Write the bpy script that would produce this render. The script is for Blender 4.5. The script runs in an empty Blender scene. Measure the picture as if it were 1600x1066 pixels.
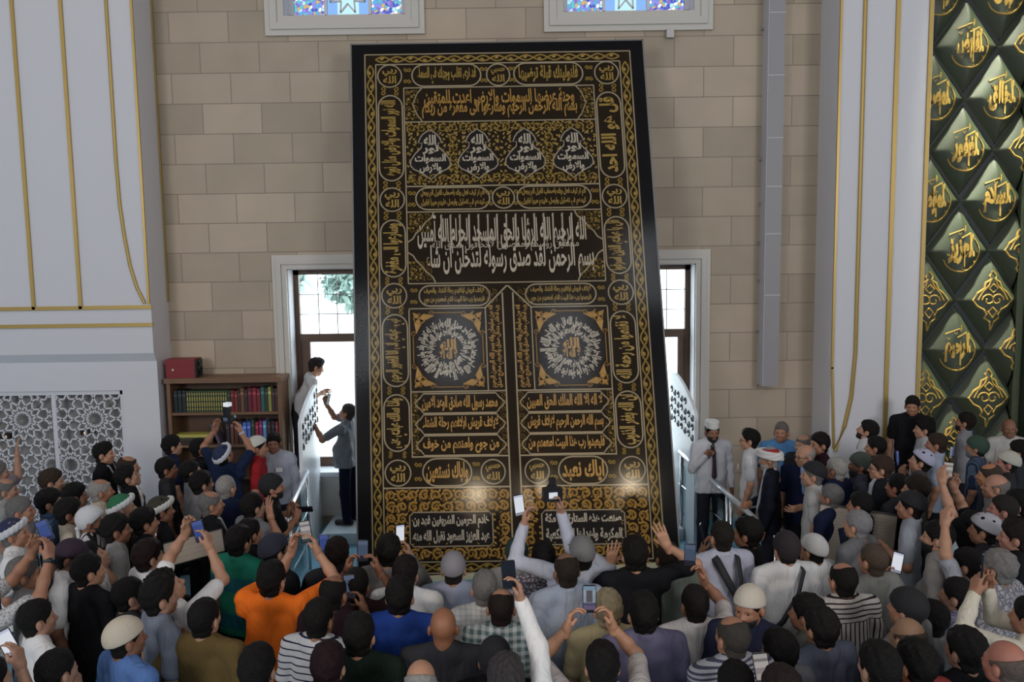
import bpy, math, random, unicodedata
import numpy as np
from math import sin, cos, pi, radians, atan2, sqrt
from mathutils import Matrix, Vector

SC = bpy.context.scene
COL = SC.collection

# ---------------------------------------------------------------- camera
CAM = np.array([0.0, 0.0, 3.8]); FPX = 1250.0
_p, _r = radians(5.7), radians(0.8)
FW = np.array([0, cos(_p), -sin(_p)])
_R0, _U0 = np.array([1.0, 0, 0]), np.array([0, sin(_p), cos(_p)])
RT = cos(_r) * _R0 - sin(_r) * _U0
UP = sin(_r) * _R0 + cos(_r) * _U0
cd = bpy.data.cameras.new('camera'); cam = bpy.data.objects.new('camera', cd); COL.objects.link(cam)
cd.sensor_width = 36.0; cd.lens = FPX / 1600 * 36.0; cd.clip_end = 200
cam.matrix_world = Matrix(((RT[0], UP[0], -FW[0], CAM[0]), (RT[1], UP[1], -FW[1], CAM[1]), (RT[2], UP[2], -FW[2], CAM[2]), (0, 0, 0, 1)))
SC.camera = cam

# ---------------------------------------------------------------- light and exposure
SC.view_settings.view_transform = 'Standard'; SC.view_settings.look = 'None'
SC.view_settings.gamma = 1.0; SC.view_settings.use_curve_mapping = False
SC.view_settings.exposure = -0.08
SC.cycles.max_bounces = 6; SC.cycles.diffuse_bounces = 3; SC.cycles.glossy_bounces = 3
SC.cycles.transparent_max_bounces = 12; SC.cycles.caustics_reflective = False; SC.cycles.caustics_refractive = False
SC.cycles.sample_clamp_indirect = 4.0
W = bpy.data.worlds.new('sky'); SC.world = W; W.use_nodes = True
W.node_tree.nodes['Background'].inputs[0].default_value = (0.80, 0.90, 1.0, 1)
W.node_tree.nodes['Background'].inputs[1].default_value = 6.0

def area(name, loc, target, sx, sy, power, color):
    l = bpy.data.lights.new(name, 'AREA'); l.shape = 'RECTANGLE'; l.size = sx; l.size_y = sy; l.energy = power; l.color = color
    o = bpy.data.objects.new(name, l); COL.objects.link(o); o.location = loc
    o.rotation_euler = (Vector(target) - Vector(loc)).to_track_quat('-Z', 'Y').to_euler(); return o

# daylight from the windows of the rear wall
for x, z in ((-5.1, 9.8), (-1.9, 9.6), (1.85, 9.4), (4.8, 12.2)):
    area('rear_window_daylight', (x, -6.7, z), (x * 0.5, 11, 5.0), 1.5, 3.6, 95, (0.86, 0.92, 1.0))
for x in (-8.6, 8.6):
    area('side_fill_light', (x, 1.5, 14.2), (x * 0.35, 9.5, 2.5), 4.5, 6, 195, (1.0, 0.96, 0.94))  # added overhead fill, set wide so the hanging does not mirror it
for x in (-8.2, 8.2):
    area('rear_corner_fill', (x, -6.6, 6.2), (x * 0.2, 7, 1.6), 4.0, 4.0, 800, (0.97, 0.96, 1.0))  # added fill to brighten the backs of the crowd
area('niche_top_beam', (6.5, 9.6, 12.6), (6.4, 11.1, 4.2), 1.0, 0.12, 27, (0.97, 1.0, 0.80)).data.spread = radians(13)  # unseen narrow beam from above, for the upper bevels of the diamonds
# spot lamps on the gallery behind the camera, aimed at the foot of the hanging: they glint in its clear cover
for x, y, z, tx in ((-0.98, -1.6, 3.45, -.45), (0.65, -1.6, 3.45, .30), (3.0, -1.6, 3.6, 1.38)):
    l = bpy.data.lights.new('gallery_spot_lamp', 'SPOT'); l.energy = 210; l.shadow_soft_size = 0.15; l.color = (1.0, 0.82, 0.58); l.spot_size = radians(15); l.spot_blend = 0.7
    o = bpy.data.objects.new('gallery_spot_lamp', l); COL.objects.link(o); o.location = (x, y, z)
    o.rotation_euler = (Vector((tx, 9.4, 1.0)) - Vector((x, y, z))).to_track_quat('-Z', 'Y').to_euler()

# ---------------------------------------------------------------- helpers
def ray(u, v): return FW + (u - 800) / FPX * RT + (533 - v) / FPX * UP
def at(u, v, Y):
    d = ray(u, v); return CAM + d * (Y / d[1])
def atz(u, v, z):
    d = ray(u, v); return CAM + d * ((z - CAM[2]) / d[2])
def V3(*a): return np.array(a, float)

def mk(name, verts, faces, mat, parent=None, smooth=False, mi=None):
    me = bpy.data.meshes.new(name)
    verts = np.asarray(verts, float)
    me.from_pydata(verts.tolist(), [], faces if isinstance(faces, list) else faces.tolist())
    for m in (mat if isinstance(mat, (list, tuple)) else [mat]): me.materials.append(m)
    if mi is not None: me.polygons.foreach_set('material_index', np.asarray(mi, np.int32))
    if smooth: me.shade_smooth()
    me.update()
    o = bpy.data.objects.new(name, me); COL.objects.link(o)
    if parent: o.parent = parent
    return o
def share(name, me, mat, parent):
    """an object on shared mesh data with a material of its own"""
    o = bpy.data.objects.new(name, me); COL.objects.link(o); o.parent = parent
    if len(me.materials) == 0: me.materials.append(None)
    o.material_slots[0].link = 'OBJECT'; o.material_slots[0].material = mat
    return o
def root(name, loc, yaw=0.0):
    o = bpy.data.objects.new(name, None); COL.objects.link(o); o.location = tuple(loc); o.rotation_euler = (0, 0, yaw); o.empty_display_size = 0.1
    return o
def tag(o, label, cat, group=None):
    o['label'] = label; o['category'] = cat
    if group: o['group'] = group
    return o
def struct(o): o['kind'] = 'structure'; return o

class MB:
    def __init__(s): s.v = []; s.f = []; s.n = 0
    def add(s, v, f):
        v = np.asarray(v, float); s.v.append(v)
        s.f += [[i + s.n for i in q] for q in (f if isinstance(f, list) else f.tolist())]; s.n += len(v); return s
    def box(s, a, b):
        x0, y0, z0 = a; x1, y1, z1 = b
        return s.add([(x0, y0, z0), (x1, y0, z0), (x1, y1, z0), (x0, y1, z0), (x0, y0, z1), (x1, y0, z1), (x1, y1, z1), (x0, y1, z1)],
                     [[0, 3, 2, 1], [4, 5, 6, 7], [0, 1, 5, 4], [1, 2, 6, 5], [2, 3, 7, 6], [3, 0, 4, 7]])
    def obox(s, c, ax, ay, az):
        c, ax, ay, az = (np.asarray(q, float) for q in (c, ax, ay, az))
        v = [c + i * ax + j * ay + k * az for k in (-1, 1) for i, j in ((-1, -1), (1, -1), (1, 1), (-1, 1))]
        return s.add(v, [[0, 3, 2, 1], [4, 5, 6, 7], [0, 1, 5, 4], [1, 2, 6, 5], [2, 3, 7, 6], [3, 0, 4, 7]])
    def bar(s, a, b, w, h, up=(0, 0, 1)):
        a, b = np.asarray(a, float), np.asarray(b, float); d = b - a; L = np.linalg.norm(d); d = d / L
        side = np.cross(d, up); side /= (np.linalg.norm(side) + 1e-9); u2 = np.cross(side, d)
        return s.obox((a + b) / 2, d * L / 2, side * w / 2, u2 * h / 2)
    def tube(s, pts, r, n=8, cap=True):
        pts = [np.asarray(p, float) for p in pts]; rr = r if hasattr(r, '__len__') else [r] * len(pts); v = []; f = []
        ref = V3(0, 0, 1)
        for i, p in enumerate(pts):
            d = pts[min(i + 1, len(pts) - 1)] - pts[max(i - 1, 0)]; d /= np.linalg.norm(d) + 1e-9
            q = ref if abs(d @ ref) < 0.95 else V3(1, 0, 0)
            a = np.cross(d, q); a /= np.linalg.norm(a); b = np.cross(d, a)
            for k in range(n): v.append(p + rr[i] * (cos(2 * pi * k / n) * a + sin(2 * pi * k / n) * b))
        for i in range(len(pts) - 1):
            for k in range(n): f.append([i * n + k, i * n + (k + 1) % n, (i + 1) * n + (k + 1) % n, (i + 1) * n + k])
        if cap: f.append(list(range(n))[::-1]); f.append([(len(pts) - 1) * n + k for k in range(n)])
        return s.add(v, f)
    def build(s, name, mat, parent=None, smooth=False, off=None):
        v = np.concatenate(s.v) if s.v else np.zeros((0, 3))
        if off is not None: v = v - np.asarray(off, float)
        return mk(name, v, s.f, mat, parent, smooth)

# ---------------------------------------------------------------- materials
MATS = {}
def newmat(name):
    m = bpy.data.materials.new(name); m.use_nodes = True; nt = m.node_tree; return m, nt, nt.nodes['Principled BSDF']
def mat(name, col, rough=0.7, metal=0.0, coat=0.0, bump=0.0, bscale=40, var=0.0, vscale=6, emit=None, estr=1.0, spec=0.5, sheen=0.0, coatr=0.1):
    key = (name, tuple(col))
    if key in MATS: return MATS[key]
    m, nt, b = newmat(name); N = nt.nodes; L = nt.links
    b.inputs['Base Color'].default_value = (*col, 1); b.inputs['Roughness'].default_value = rough; b.inputs['Metallic'].default_value = metal
    b.inputs['Coat Weight'].default_value = coat; b.inputs['Coat Roughness'].default_value = coatr; b.inputs['Specular IOR Level'].default_value = spec
    b.inputs['Sheen Weight'].default_value = sheen
    tc = N.new('ShaderNodeTexCoord')
    if var > 0:
        n = N.new('ShaderNodeTexNoise'); n.inputs['Scale'].default_value = vscale; n.inputs['Detail'].default_value = 4
        L.new(tc.outputs['Object'], n.inputs['Vector'])
        mx = N.new('ShaderNodeMixRGB'); mx.inputs[1].default_value = (*[c * (1 - var) for c in col], 1); mx.inputs[2].default_value = (*[min(1, c * (1 + var)) for c in col], 1)
        L.new(n.outputs['Fac'], mx.inputs[0]); L.new(mx.outputs[0], b.inputs['Base Color'])
    if bump > 0:
        n = N.new('ShaderNodeTexNoise'); n.inputs['Scale'].default_value = bscale; n.inputs['Detail'].default_value = 3
        L.new(tc.outputs['Object'], n.inputs['Vector'])
        bp = N.new('ShaderNodeBump'); bp.inputs['Strength'].default_value = bump; bp.inputs['Distance'].default_value = 0.02
        L.new(n.outputs['Fac'], bp.inputs['Height']); L.new(bp.outputs[0], b.inputs['Normal'])
    if emit: b.inputs['Emission Color'].default_value = (*emit, 1); b.inputs['Emission Strength'].default_value = estr
    MATS[key] = m; return m
def cloth(col, kind='plain', col2=(0.03, 0.03, 0.05), pitch=0.035, duty=0.25):
    key = ('cloth', tuple(col), kind, tuple(col2), pitch, duty)
    if key in MATS: return MATS[key]
    m, nt, b = newmat('cloth_' + kind); N = nt.nodes; L = nt.links
    b.inputs['Roughness'].default_value = 0.88; b.inputs['Specular IOR Level'].default_value = 0.12
    tc = N.new('ShaderNodeTexCoord')
    def math(op, a, bb=None):
        n = N.new('ShaderNodeMath'); n.operation = op
        for i, x in enumerate((a, bb)):
            if x is None: continue
            if isinstance(x, (int, float)): n.inputs[i].default_value = x
            else: L.new(x, n.inputs[i])
        return n.outputs[0]
    b.inputs['Base Color'].default_value = (*col, 1)
    if kind != 'plain':
        sp = N.new('ShaderNodeSeparateXYZ'); L.new(tc.outputs['Object'], sp.inputs[0])
        st = lambda o, p: math('LESS_THAN', math('FRACT', math('ADD', math('DIVIDE', o, p), 50.0)), duty)
        if kind == 'hstripe': fac = st(sp.outputs['Z'], pitch)
        elif kind == 'vstripe': fac = st(sp.outputs['X'], pitch)
        elif kind == 'check': fac = math('MULTIPLY', math('ADD', st(sp.outputs['X'], pitch), st(sp.outputs['Z'], pitch)), 0.5)
        elif kind == 'yoke':
            up = math('GREATER_THAN', sp.outputs['Z'], 1.33)
            fac = math('ADD', math('MULTIPLY', st(sp.outputs['Z'], pitch), up), math('MULTIPLY', st(sp.outputs['X'], pitch), math('SUBTRACT', 1.0, up)))
        else:
            vo = N.new('ShaderNodeTexVoronoi'); vo.inputs['Scale'].default_value = 1 / pitch; vo.feature = 'DISTANCE_TO_EDGE'; L.new(tc.outputs['Object'], vo.inputs['Vector'])
            fac = math('LESS_THAN', vo.outputs['Distance'], duty)
        mx = N.new('ShaderNodeMixRGB'); mx.inputs[1].default_value = (*col, 1); mx.inputs[2].default_value = (*col2, 1)
        L.new(fac, mx.inputs[0]); L.new(mx.outputs[0], b.inputs['Base Color'])
    mp = N.new('ShaderNodeMapping'); mp.inputs['Scale'].default_value = (9, 9, 3.5); L.new(tc.outputs['Object'], mp.inputs[0])
    n = N.new('ShaderNodeTexNoise'); n.inputs['Scale'].default_value = 1.0; n.inputs['Detail'].default_value = 3; n.inputs['Distortion'].default_value = 1.2
    L.new(mp.outputs[0], n.inputs['Vector'])
    bp = N.new('ShaderNodeBump'); bp.inputs['Strength'].default_value = 0.55; bp.inputs['Distance'].default_value = 0.05
    L.new(n.outputs['Fac'], bp.inputs['Height']); L.new(bp.outputs[0], b.inputs['Normal'])
    MATS[key] = m; return m

# ---------------------------------------------------------------- Arabic lettering (contextual forms in visual order)
_PF = {}; _LIG = {}
for _c in range(0xFE80, 0xFEFD):
    _d = unicodedata.decomposition(chr(_c)).split()
    if _d and _d[0][1:-1] in ('isolated', 'initial', 'medial', 'final'):
        _b = ''.join(chr(int(x, 16)) for x in _d[1:])
        if len(_b) == 1: _PF.setdefault(_b, {})[_d[0][1:-1]] = chr(_c)
        elif _b[0] == '\u0644': _LIG.setdefault(_b, {})[_d[0][1:-1]] = chr(_c)
def arab(t):
    out = []; i = 0; prev = False
    while i < len(t):
        c = t[i]
        if t[i:i + 2] in _LIG:
            out.append(_LIG[t[i:i + 2]]['final' if prev else 'isolated']); prev = False; i += 2; continue
        f = _PF.get(c)
        if not f: out.append(c); prev = False; i += 1; continue
        nx = t[i + 1] if i + 1 < len(t) else ' '
        nj = ('initial' in f) and nx in _PF and 'final' in _PF[nx] or (('initial' in f) and t[i + 1:i + 3] in _LIG)
        k = 'medial' if prev and nj else 'final' if prev and 'final' in f else 'initial' if nj else 'isolated'
        out.append(f.get(k, f['isolated'])); prev = nj; i += 1
    return ''.join(reversed(out))
_TG = {}
_tc = bpy.data.curves.new('lettering', 'FONT'); _to = bpy.data.objects.new('lettering', _tc); COL.objects.link(_to)
def text_geom(t, bold=0.012, ar=True):
    if (t, bold) in _TG: return _TG[(t, bold)]
    _tc.body = arab(t) if ar else t; _tc.resolution_u = 2; _tc.offset = bold; _tc.extrude = 0.02
    bpy.context.view_layer.update()
    dg = bpy.context.evaluated_depsgraph_get(); ev = _to.evaluated_get(dg); me = ev.to_mesh()
    v = np.zeros(len(me.vertices) * 3); me.vertices.foreach_get('co', v); v = v.reshape(-1, 3).copy()
    f = [list(p.vertices) for p in me.polygons]; ev.to_mesh_clear()
    lo, hi = v.min(0), v.max(0); v[:, :2] = (v[:, :2] - lo[:2]) / np.maximum(hi[:2] - lo[:2], 1e-6); v[:, 2] = (v[:, 2] > 0)
    asp = (hi[0] - lo[0]) / max(hi[1] - lo[1], 1e-6)
    _TG[(t, bold)] = (v, f, asp); return _TG[(t, bold)]
# ---------------------------------------------------------------- common materials
WHITE = mat('white_plaster', (0.74, 0.73, 0.75), 0.6, bump=0.04, bscale=8)
CASING = mat('stone_casing', (0.66, 0.62, 0.55), 0.6, bump=0.05)
GOLDTRIM = mat('gold_trim', (0.55, 0.38, 0.12), 0.38, metal=0.55)
WOOD = mat('brown_wood', (0.20, 0.105, 0.055), 0.45, var=0.25, vscale=5)
DARKWOOD = mat('window_wood', (0.115, 0.062, 0.035), 0.45, var=0.2)
STEEL = mat('steel', (0.72, 0.74, 0.76), 0.22, metal=1.0)
BLACKP = mat('black_plastic', (0.012, 0.012, 0.014), 0.35)
CARPET = mat('blue_carpet', (0.20, 0.40, 0.52), 0.95, var=0.12, vscale=30, bump=0.3, bscale=120)

def brick_material():
    m, nt, b = newmat('stone_blocks'); N = nt.nodes; L = nt.links
    tc = N.new('ShaderNodeTexCoord'); sp = N.new('ShaderNodeSeparateXYZ'); L.new(tc.outputs['Object'], sp.inputs[0])
    ax = N.new('ShaderNodeMath'); ax.inputs[1].default_value = 40 * 0.82 + 0.16; L.new(sp.outputs['X'], ax.inputs[0])
    az = N.new('ShaderNodeMath'); az.inputs[1].default_value = 20 * 0.412 - 4.387 + 10 * 0.412; L.new(sp.outputs['Z'], az.inputs[0])
    cb = N.new('ShaderNodeCombineXYZ'); L.new(ax.outputs[0], cb.inputs[0]); L.new(az.outputs[0], cb.inputs[1])
    br = N.new('ShaderNodeTexBrick'); br.offset = 0.5
    for k, v in (('Scale', 1.0), ('Mortar Size', 0.006), ('Mortar Smooth', 0.1), ('Bias', 0.0), ('Brick Width', 0.82), ('Row Height', 0.412)): br.inputs[k].default_value = v
    br.inputs['Color1'].default_value = (0.575, 0.462, 0.335, 1); br.inputs['Color2'].default_value = (0.43, 0.343, 0.25, 1); br.inputs['Mortar'].default_value = (0.30, 0.235, 0.18, 1)
    L.new(cb.outputs[0], br.inputs['Vector'])
    n = N.new('ShaderNodeTexNoise'); n.inputs['Scale'].default_value = 1.6; n.inputs['Detail'].default_value = 6; L.new(cb.outputs[0], n.inputs['Vector'])
    rp = N.new('ShaderNodeMapRange'); rp.inputs[3].default_value = 0.82; rp.inputs[4].default_value = 1.14; L.new(n.outputs['Fac'], rp.inputs[0])
    mx = N.new('ShaderNodeMixRGB'); mx.blend_type = 'MULTIPLY'; mx.inputs[0].default_value = 1; L.new(br.outputs['Color'], mx.inputs[1]); L.new(rp.outputs[0], mx.inputs[2])
    L.new(mx.outputs[0], b.inputs['Base Color']); b.inputs['Roughness'].default_value = 0.6
    bp = N.new('ShaderNodeBump'); bp.inputs['Strength'].default_value = 0.5; bp.inputs['Distance'].default_value = 0.012; bp.invert = True
    L.new(br.outputs['Fac'], bp.inputs['Height']); L.new(bp.outputs[0], b.inputs['Normal'])
    return m
BRICK = brick_material()

# ---------------------------------------------------------------- the hall
YW = 11.4
OPEN = [(-3.18, -1.28, 0.80, 3.73), (0.76, 2.62, 0.80, 3.73), (-3.07, -1.40, 7.19, 10.2), (0.76, 2.56, 7.19, 10.2)]
xs = sorted({-13.0, 13.0} | {o[0] for o in OPEN} | {o[1] for o in OPEN}); zs = sorted({-0.2, 15.0} | {o[2] for o in OPEN} | {o[3] for o in OPEN})
m = MB()
for i in range(len(xs) - 1):
    for j in range(len(zs) - 1):
        cx, cz = (xs[i] + xs[i + 1]) / 2, (zs[j] + zs[j + 1]) / 2
        if not any(o[0] < cx < o[1] and o[2] < cz < o[3] for o in OPEN): m.box((xs[i], YW, zs[j]), (xs[i + 1], YW + 0.45, zs[j + 1]))
struct(m.build('wall_front', BRICK))
struct(MB().box((-13, -7, -0.2), (13, YW, 0)).build('floor', CARPET))
struct(MB().box((-13, -7.2, 15), (13, YW + 0.45, 15.2)).build('ceiling', mat('ceiling_paint', (0.26, 0.235, 0.21), 0.9)))
struct(MB().box((-13.2, -7.2, -0.2), (-13, YW + 0.4, 15)).build('wall_west', WHITE))
struct(MB().box((13, -7.2, -0.2), (13.2, YW + 0.4, 15)).build('wall_east', WHITE))
struct(MB().box((-13, -7.2, -0.2), (13, -7, 15)).build('wall_rear', mat('rear_stone', (0.26, 0.22, 0.18), 0.9)))
# steps along the front wall and at the foot of the east pier
STEP = mat('pale_step', (0.60, 0.66, 0.70), 0.5)
struct(MB().box((-2.62, 10.55, 0), (2.3, YW, 0.15)).build('floor_step_front', STEP))
struct(MB().box((3.55, 9.85, 0), (7.6, 10.75, 0.24)).build('floor_step_east', STEP))
# piers
XL = -4.89
p = MB().box((-13, 10.85, 2.62), (XL, YW, 15)).box((XL - 0.5, 10.93, 0), (XL, YW, 2.1)).box((-13, 10.93, 2.1), (XL, YW, 2.5))
p.box((-13, 10.93, 0), (-7.42, YW, 2.1))
p.add([(-13, 10.85, 2.62), (XL, 10.85, 2.62), (XL, 10.93, 2.5), (-13, 10.93, 2.5), (-13, YW, 2.62), (XL, YW, 2.62), (XL, YW, 2.5), (-13, YW, 2.5)], [[0, 3, 2, 1], [0, 1, 5, 4], [1, 2, 6, 5], [4, 5, 6, 7], [2, 3, 7, 6]])
struct(p.build('wall_pier_west', WHITE))
PX0, PX1, PY = 4.32, 5.54, 10.75
struct(MB().box((PX0, PY, 0), (PX1, YW, 15)).build('wall_pier_east', WHITE))
k = 0
def gold(pts, w=0.045, d=0.028):
    global k; k += 1
    mb = MB()
    if len(pts) > 3: mb.tube([V3(*q) for q in pts], w * .5, 8)
    for a, b in zip(pts[:-1], pts[1:]) if len(pts) < 4 else ():
        e = (V3(*b) - V3(*a)); e = e / np.linalg.norm(e) * w * 0.35
        mb.bar(V3(*a) - e, V3(*b) + e, w, d, up=(0, 1, 0))
    struct(mb.build('trim_%d' % k, GOLDTRIM))
YT = 10.84
for u, v in ((36, 250), (110, 240)):
    x = at(u, v, YT)[0]; gold([(x, YT, 3.25), (x, YT, 14.9)])
gold([(at(172, 120, YT)[0], YT, 14.9)] + [tuple(at(u, v, YT)) for u, v in ((181, 250), (187, 320), (194, 368), (203, 415), (214, 450), (226, 474))])
gold([(XL - 0.02, YT, 14.9), (XL - 0.02, YT, 3.3)], 0.03)
gold([(-13, YT, 3.25), (XL, YT, 3.25)], 0.05); gold([(-13, YT, 3.01), (XL, YT, 3.01)], 0.05)
gold([(XL + 0.012, 10.84, 3.25), (XL + 0.012, YW, 3.25)], 0.05); gold([(XL + 0.012, 10.84, 3.01), (XL + 0.012, YW, 3.01)], 0.05)
gold([(XL + 0.012, YW - 0.02, 3.3), (XL + 0.012, YW - 0.02, 14.9)], 0.02)
YP = PY - 0.01
gold([(PX0 + 0.01, YP, 14.9), (PX0 + 0.01, YP, 2.3), (PX0 + 0.06, YP, 1.2)], 0.03)
gold([(4.64, YP, 14.9), (4.64, YP, 2.5), (4.60, YP, 1.9), (4.52, YP, 1.5), (4.40, YP, 1.15)], 0.055)
gold([(5.07, YP, 14.9), (5.07, YP, 0.3)], 0.055); gold([(5.50, YP, 14.9), (5.50, YP, 0.3)], 0.05)

# wall niche calligraphy panel between the east pier and the molding
struct(MB().box((PX1, 11.12, 0), (9.0, YW, 15)).build('wall_niche', mat('niche_black', (0.012, 0.016, 0.014), 0.4)))
struct(MB().box((7.05, 10.7, 0), (8.0, 11.12, 15)).build('wall_pier_far_east', mat('dark_molding', (0.02, 0.03, 0.02), 0.5)))

# ---------------------------------------------------------------- windows
def glass_mat():
    m = bpy.data.materials.new('window_glass'); m.use_nodes = True; nt = m.node_tree; N = nt.nodes; L = nt.links; N.clear()
    o = N.new('ShaderNodeOutputMaterial'); mx = N.new('ShaderNodeMixShader'); t = N.new('ShaderNodeBsdfTransparent'); g = N.new('ShaderNodeBsdfGlossy')
    g.inputs['Roughness'].default_value = 0.03; t.inputs[0].default_value = (0.93, 0.98, 0.99, 1); mx.inputs[0].default_value = 0.07
    L.new(t.outputs[0], mx.inputs[1]); L.new(g.outputs[0], mx.inputs[2]); L.new(mx.outputs[0], o.inputs[0]); return m
GLASS = glass_mat()
def stained():
    m = bpy.data.materials.new('stained_glass'); m.use_nodes = True; nt = m.node_tree; N = nt.nodes; L = nt.links; N.clear()
    o = N.new('ShaderNodeOutputMaterial'); t = N.new('ShaderNodeBsdfTransparent'); tc = N.new('ShaderNodeTexCoord')
    def vor(sc, feat):
        n = N.new('ShaderNodeTexVoronoi'); n.voronoi_dimensions = '2D'; n.feature = feat; n.inputs['Scale'].default_value = sc
        mp = N.new('ShaderNodeMapping'); mp.inputs['Rotation'].default_value = (radians(-90), 0, 0); L.new(tc.outputs['Object'], mp.inputs[0]); L.new(mp.outputs[0], n.inputs['Vector']); return n
    a = vor(22, 'F1'); e = vor(22, 'DISTANCE_TO_EDGE')
    h = N.new('ShaderNodeSeparateColor'); L.new(a.outputs['Color'], h.inputs[0])
    rp = N.new('ShaderNodeValToRGB'); rp.color_ramp.interpolation = 'CONSTANT'; cr = rp.color_ramp
    cols = [(0.10, 0.10, 0.55), (0.55, 0.85, 1), (0.30, 0.16, 0.55), (0.12, 0.45, 0.75), (1, 0.95, 0.85), (0.32, 0.28, 0.8), (0.75, 0.45, 0.18), (0.15, 0.55, 0.6)]
    while len(cr.elements) < 8: cr.elements.new(0.5)
    for i, c in enumerate(cols): cr.elements[i].position = i / 8; cr.elements[i].color = (*[q * 0.22 for q in c], 1)
    L.new(h.outputs[0], rp.inputs[0])
    lt = N.new('ShaderNodeMath'); lt.operation = 'GREATER_THAN'; lt.inputs[1].default_value = 0.07; L.new(e.outputs['Distance'], lt.inputs[0])
    mx = N.new('ShaderNodeMixRGB'); mx.inputs[1].default_value = (0.05, 0.055, 0.075, 1); L.new(lt.outputs[0], mx.inputs[0]); L.new(rp.outputs[0], mx.inputs[2])
    L.new(mx.outputs[0], t.inputs[0]); L.new(t.outputs[0], o.inputs[0]); return m
STAINED = stained()
def colour_pane(c):
    m = bpy.data.materials.new('coloured_pane'); m.use_nodes = True; nt = m.node_tree; N = nt.nodes; N.clear()
    o = N.new('ShaderNodeOutputMaterial'); t = N.new('ShaderNodeBsdfTransparent'); t.inputs[0].default_value = (*c, 1); nt.links.new(t.outputs[0], o.inputs[0]); return m
AQUA, PBLUE = colour_pane((0.13, 0.185, 0.18)), colour_pane((0.06, 0.10, 0.17))
def casing(x0, x1, z0, z1, w, bottom):
    mb = MB()
    for i, (e, d) in enumerate(((0, 0.05), (w * 0.35, 0.075), (w * 0.7, 0.045))):
        e2 = w if i == 2 else (w * 0.35 if i == 0 else w * 0.7); y = YW - d
        mb.box((x0 - e2, y, z0 - (e2 if bottom else 0)), (x0 - e, YW, z1 + e2)); mb.box((x1 + e, y, z0 - (e2 if bottom else 0)), (x1 + e2, YW, z1 + e2))
        mb.box((x0 - e, y, z1 + e), (x1 + e, YW, z1 + e2))
        if bottom: mb.box((x0 - e, y, z0 - e2), (x1 + e, YW, z0 - e))
    return mb
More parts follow.
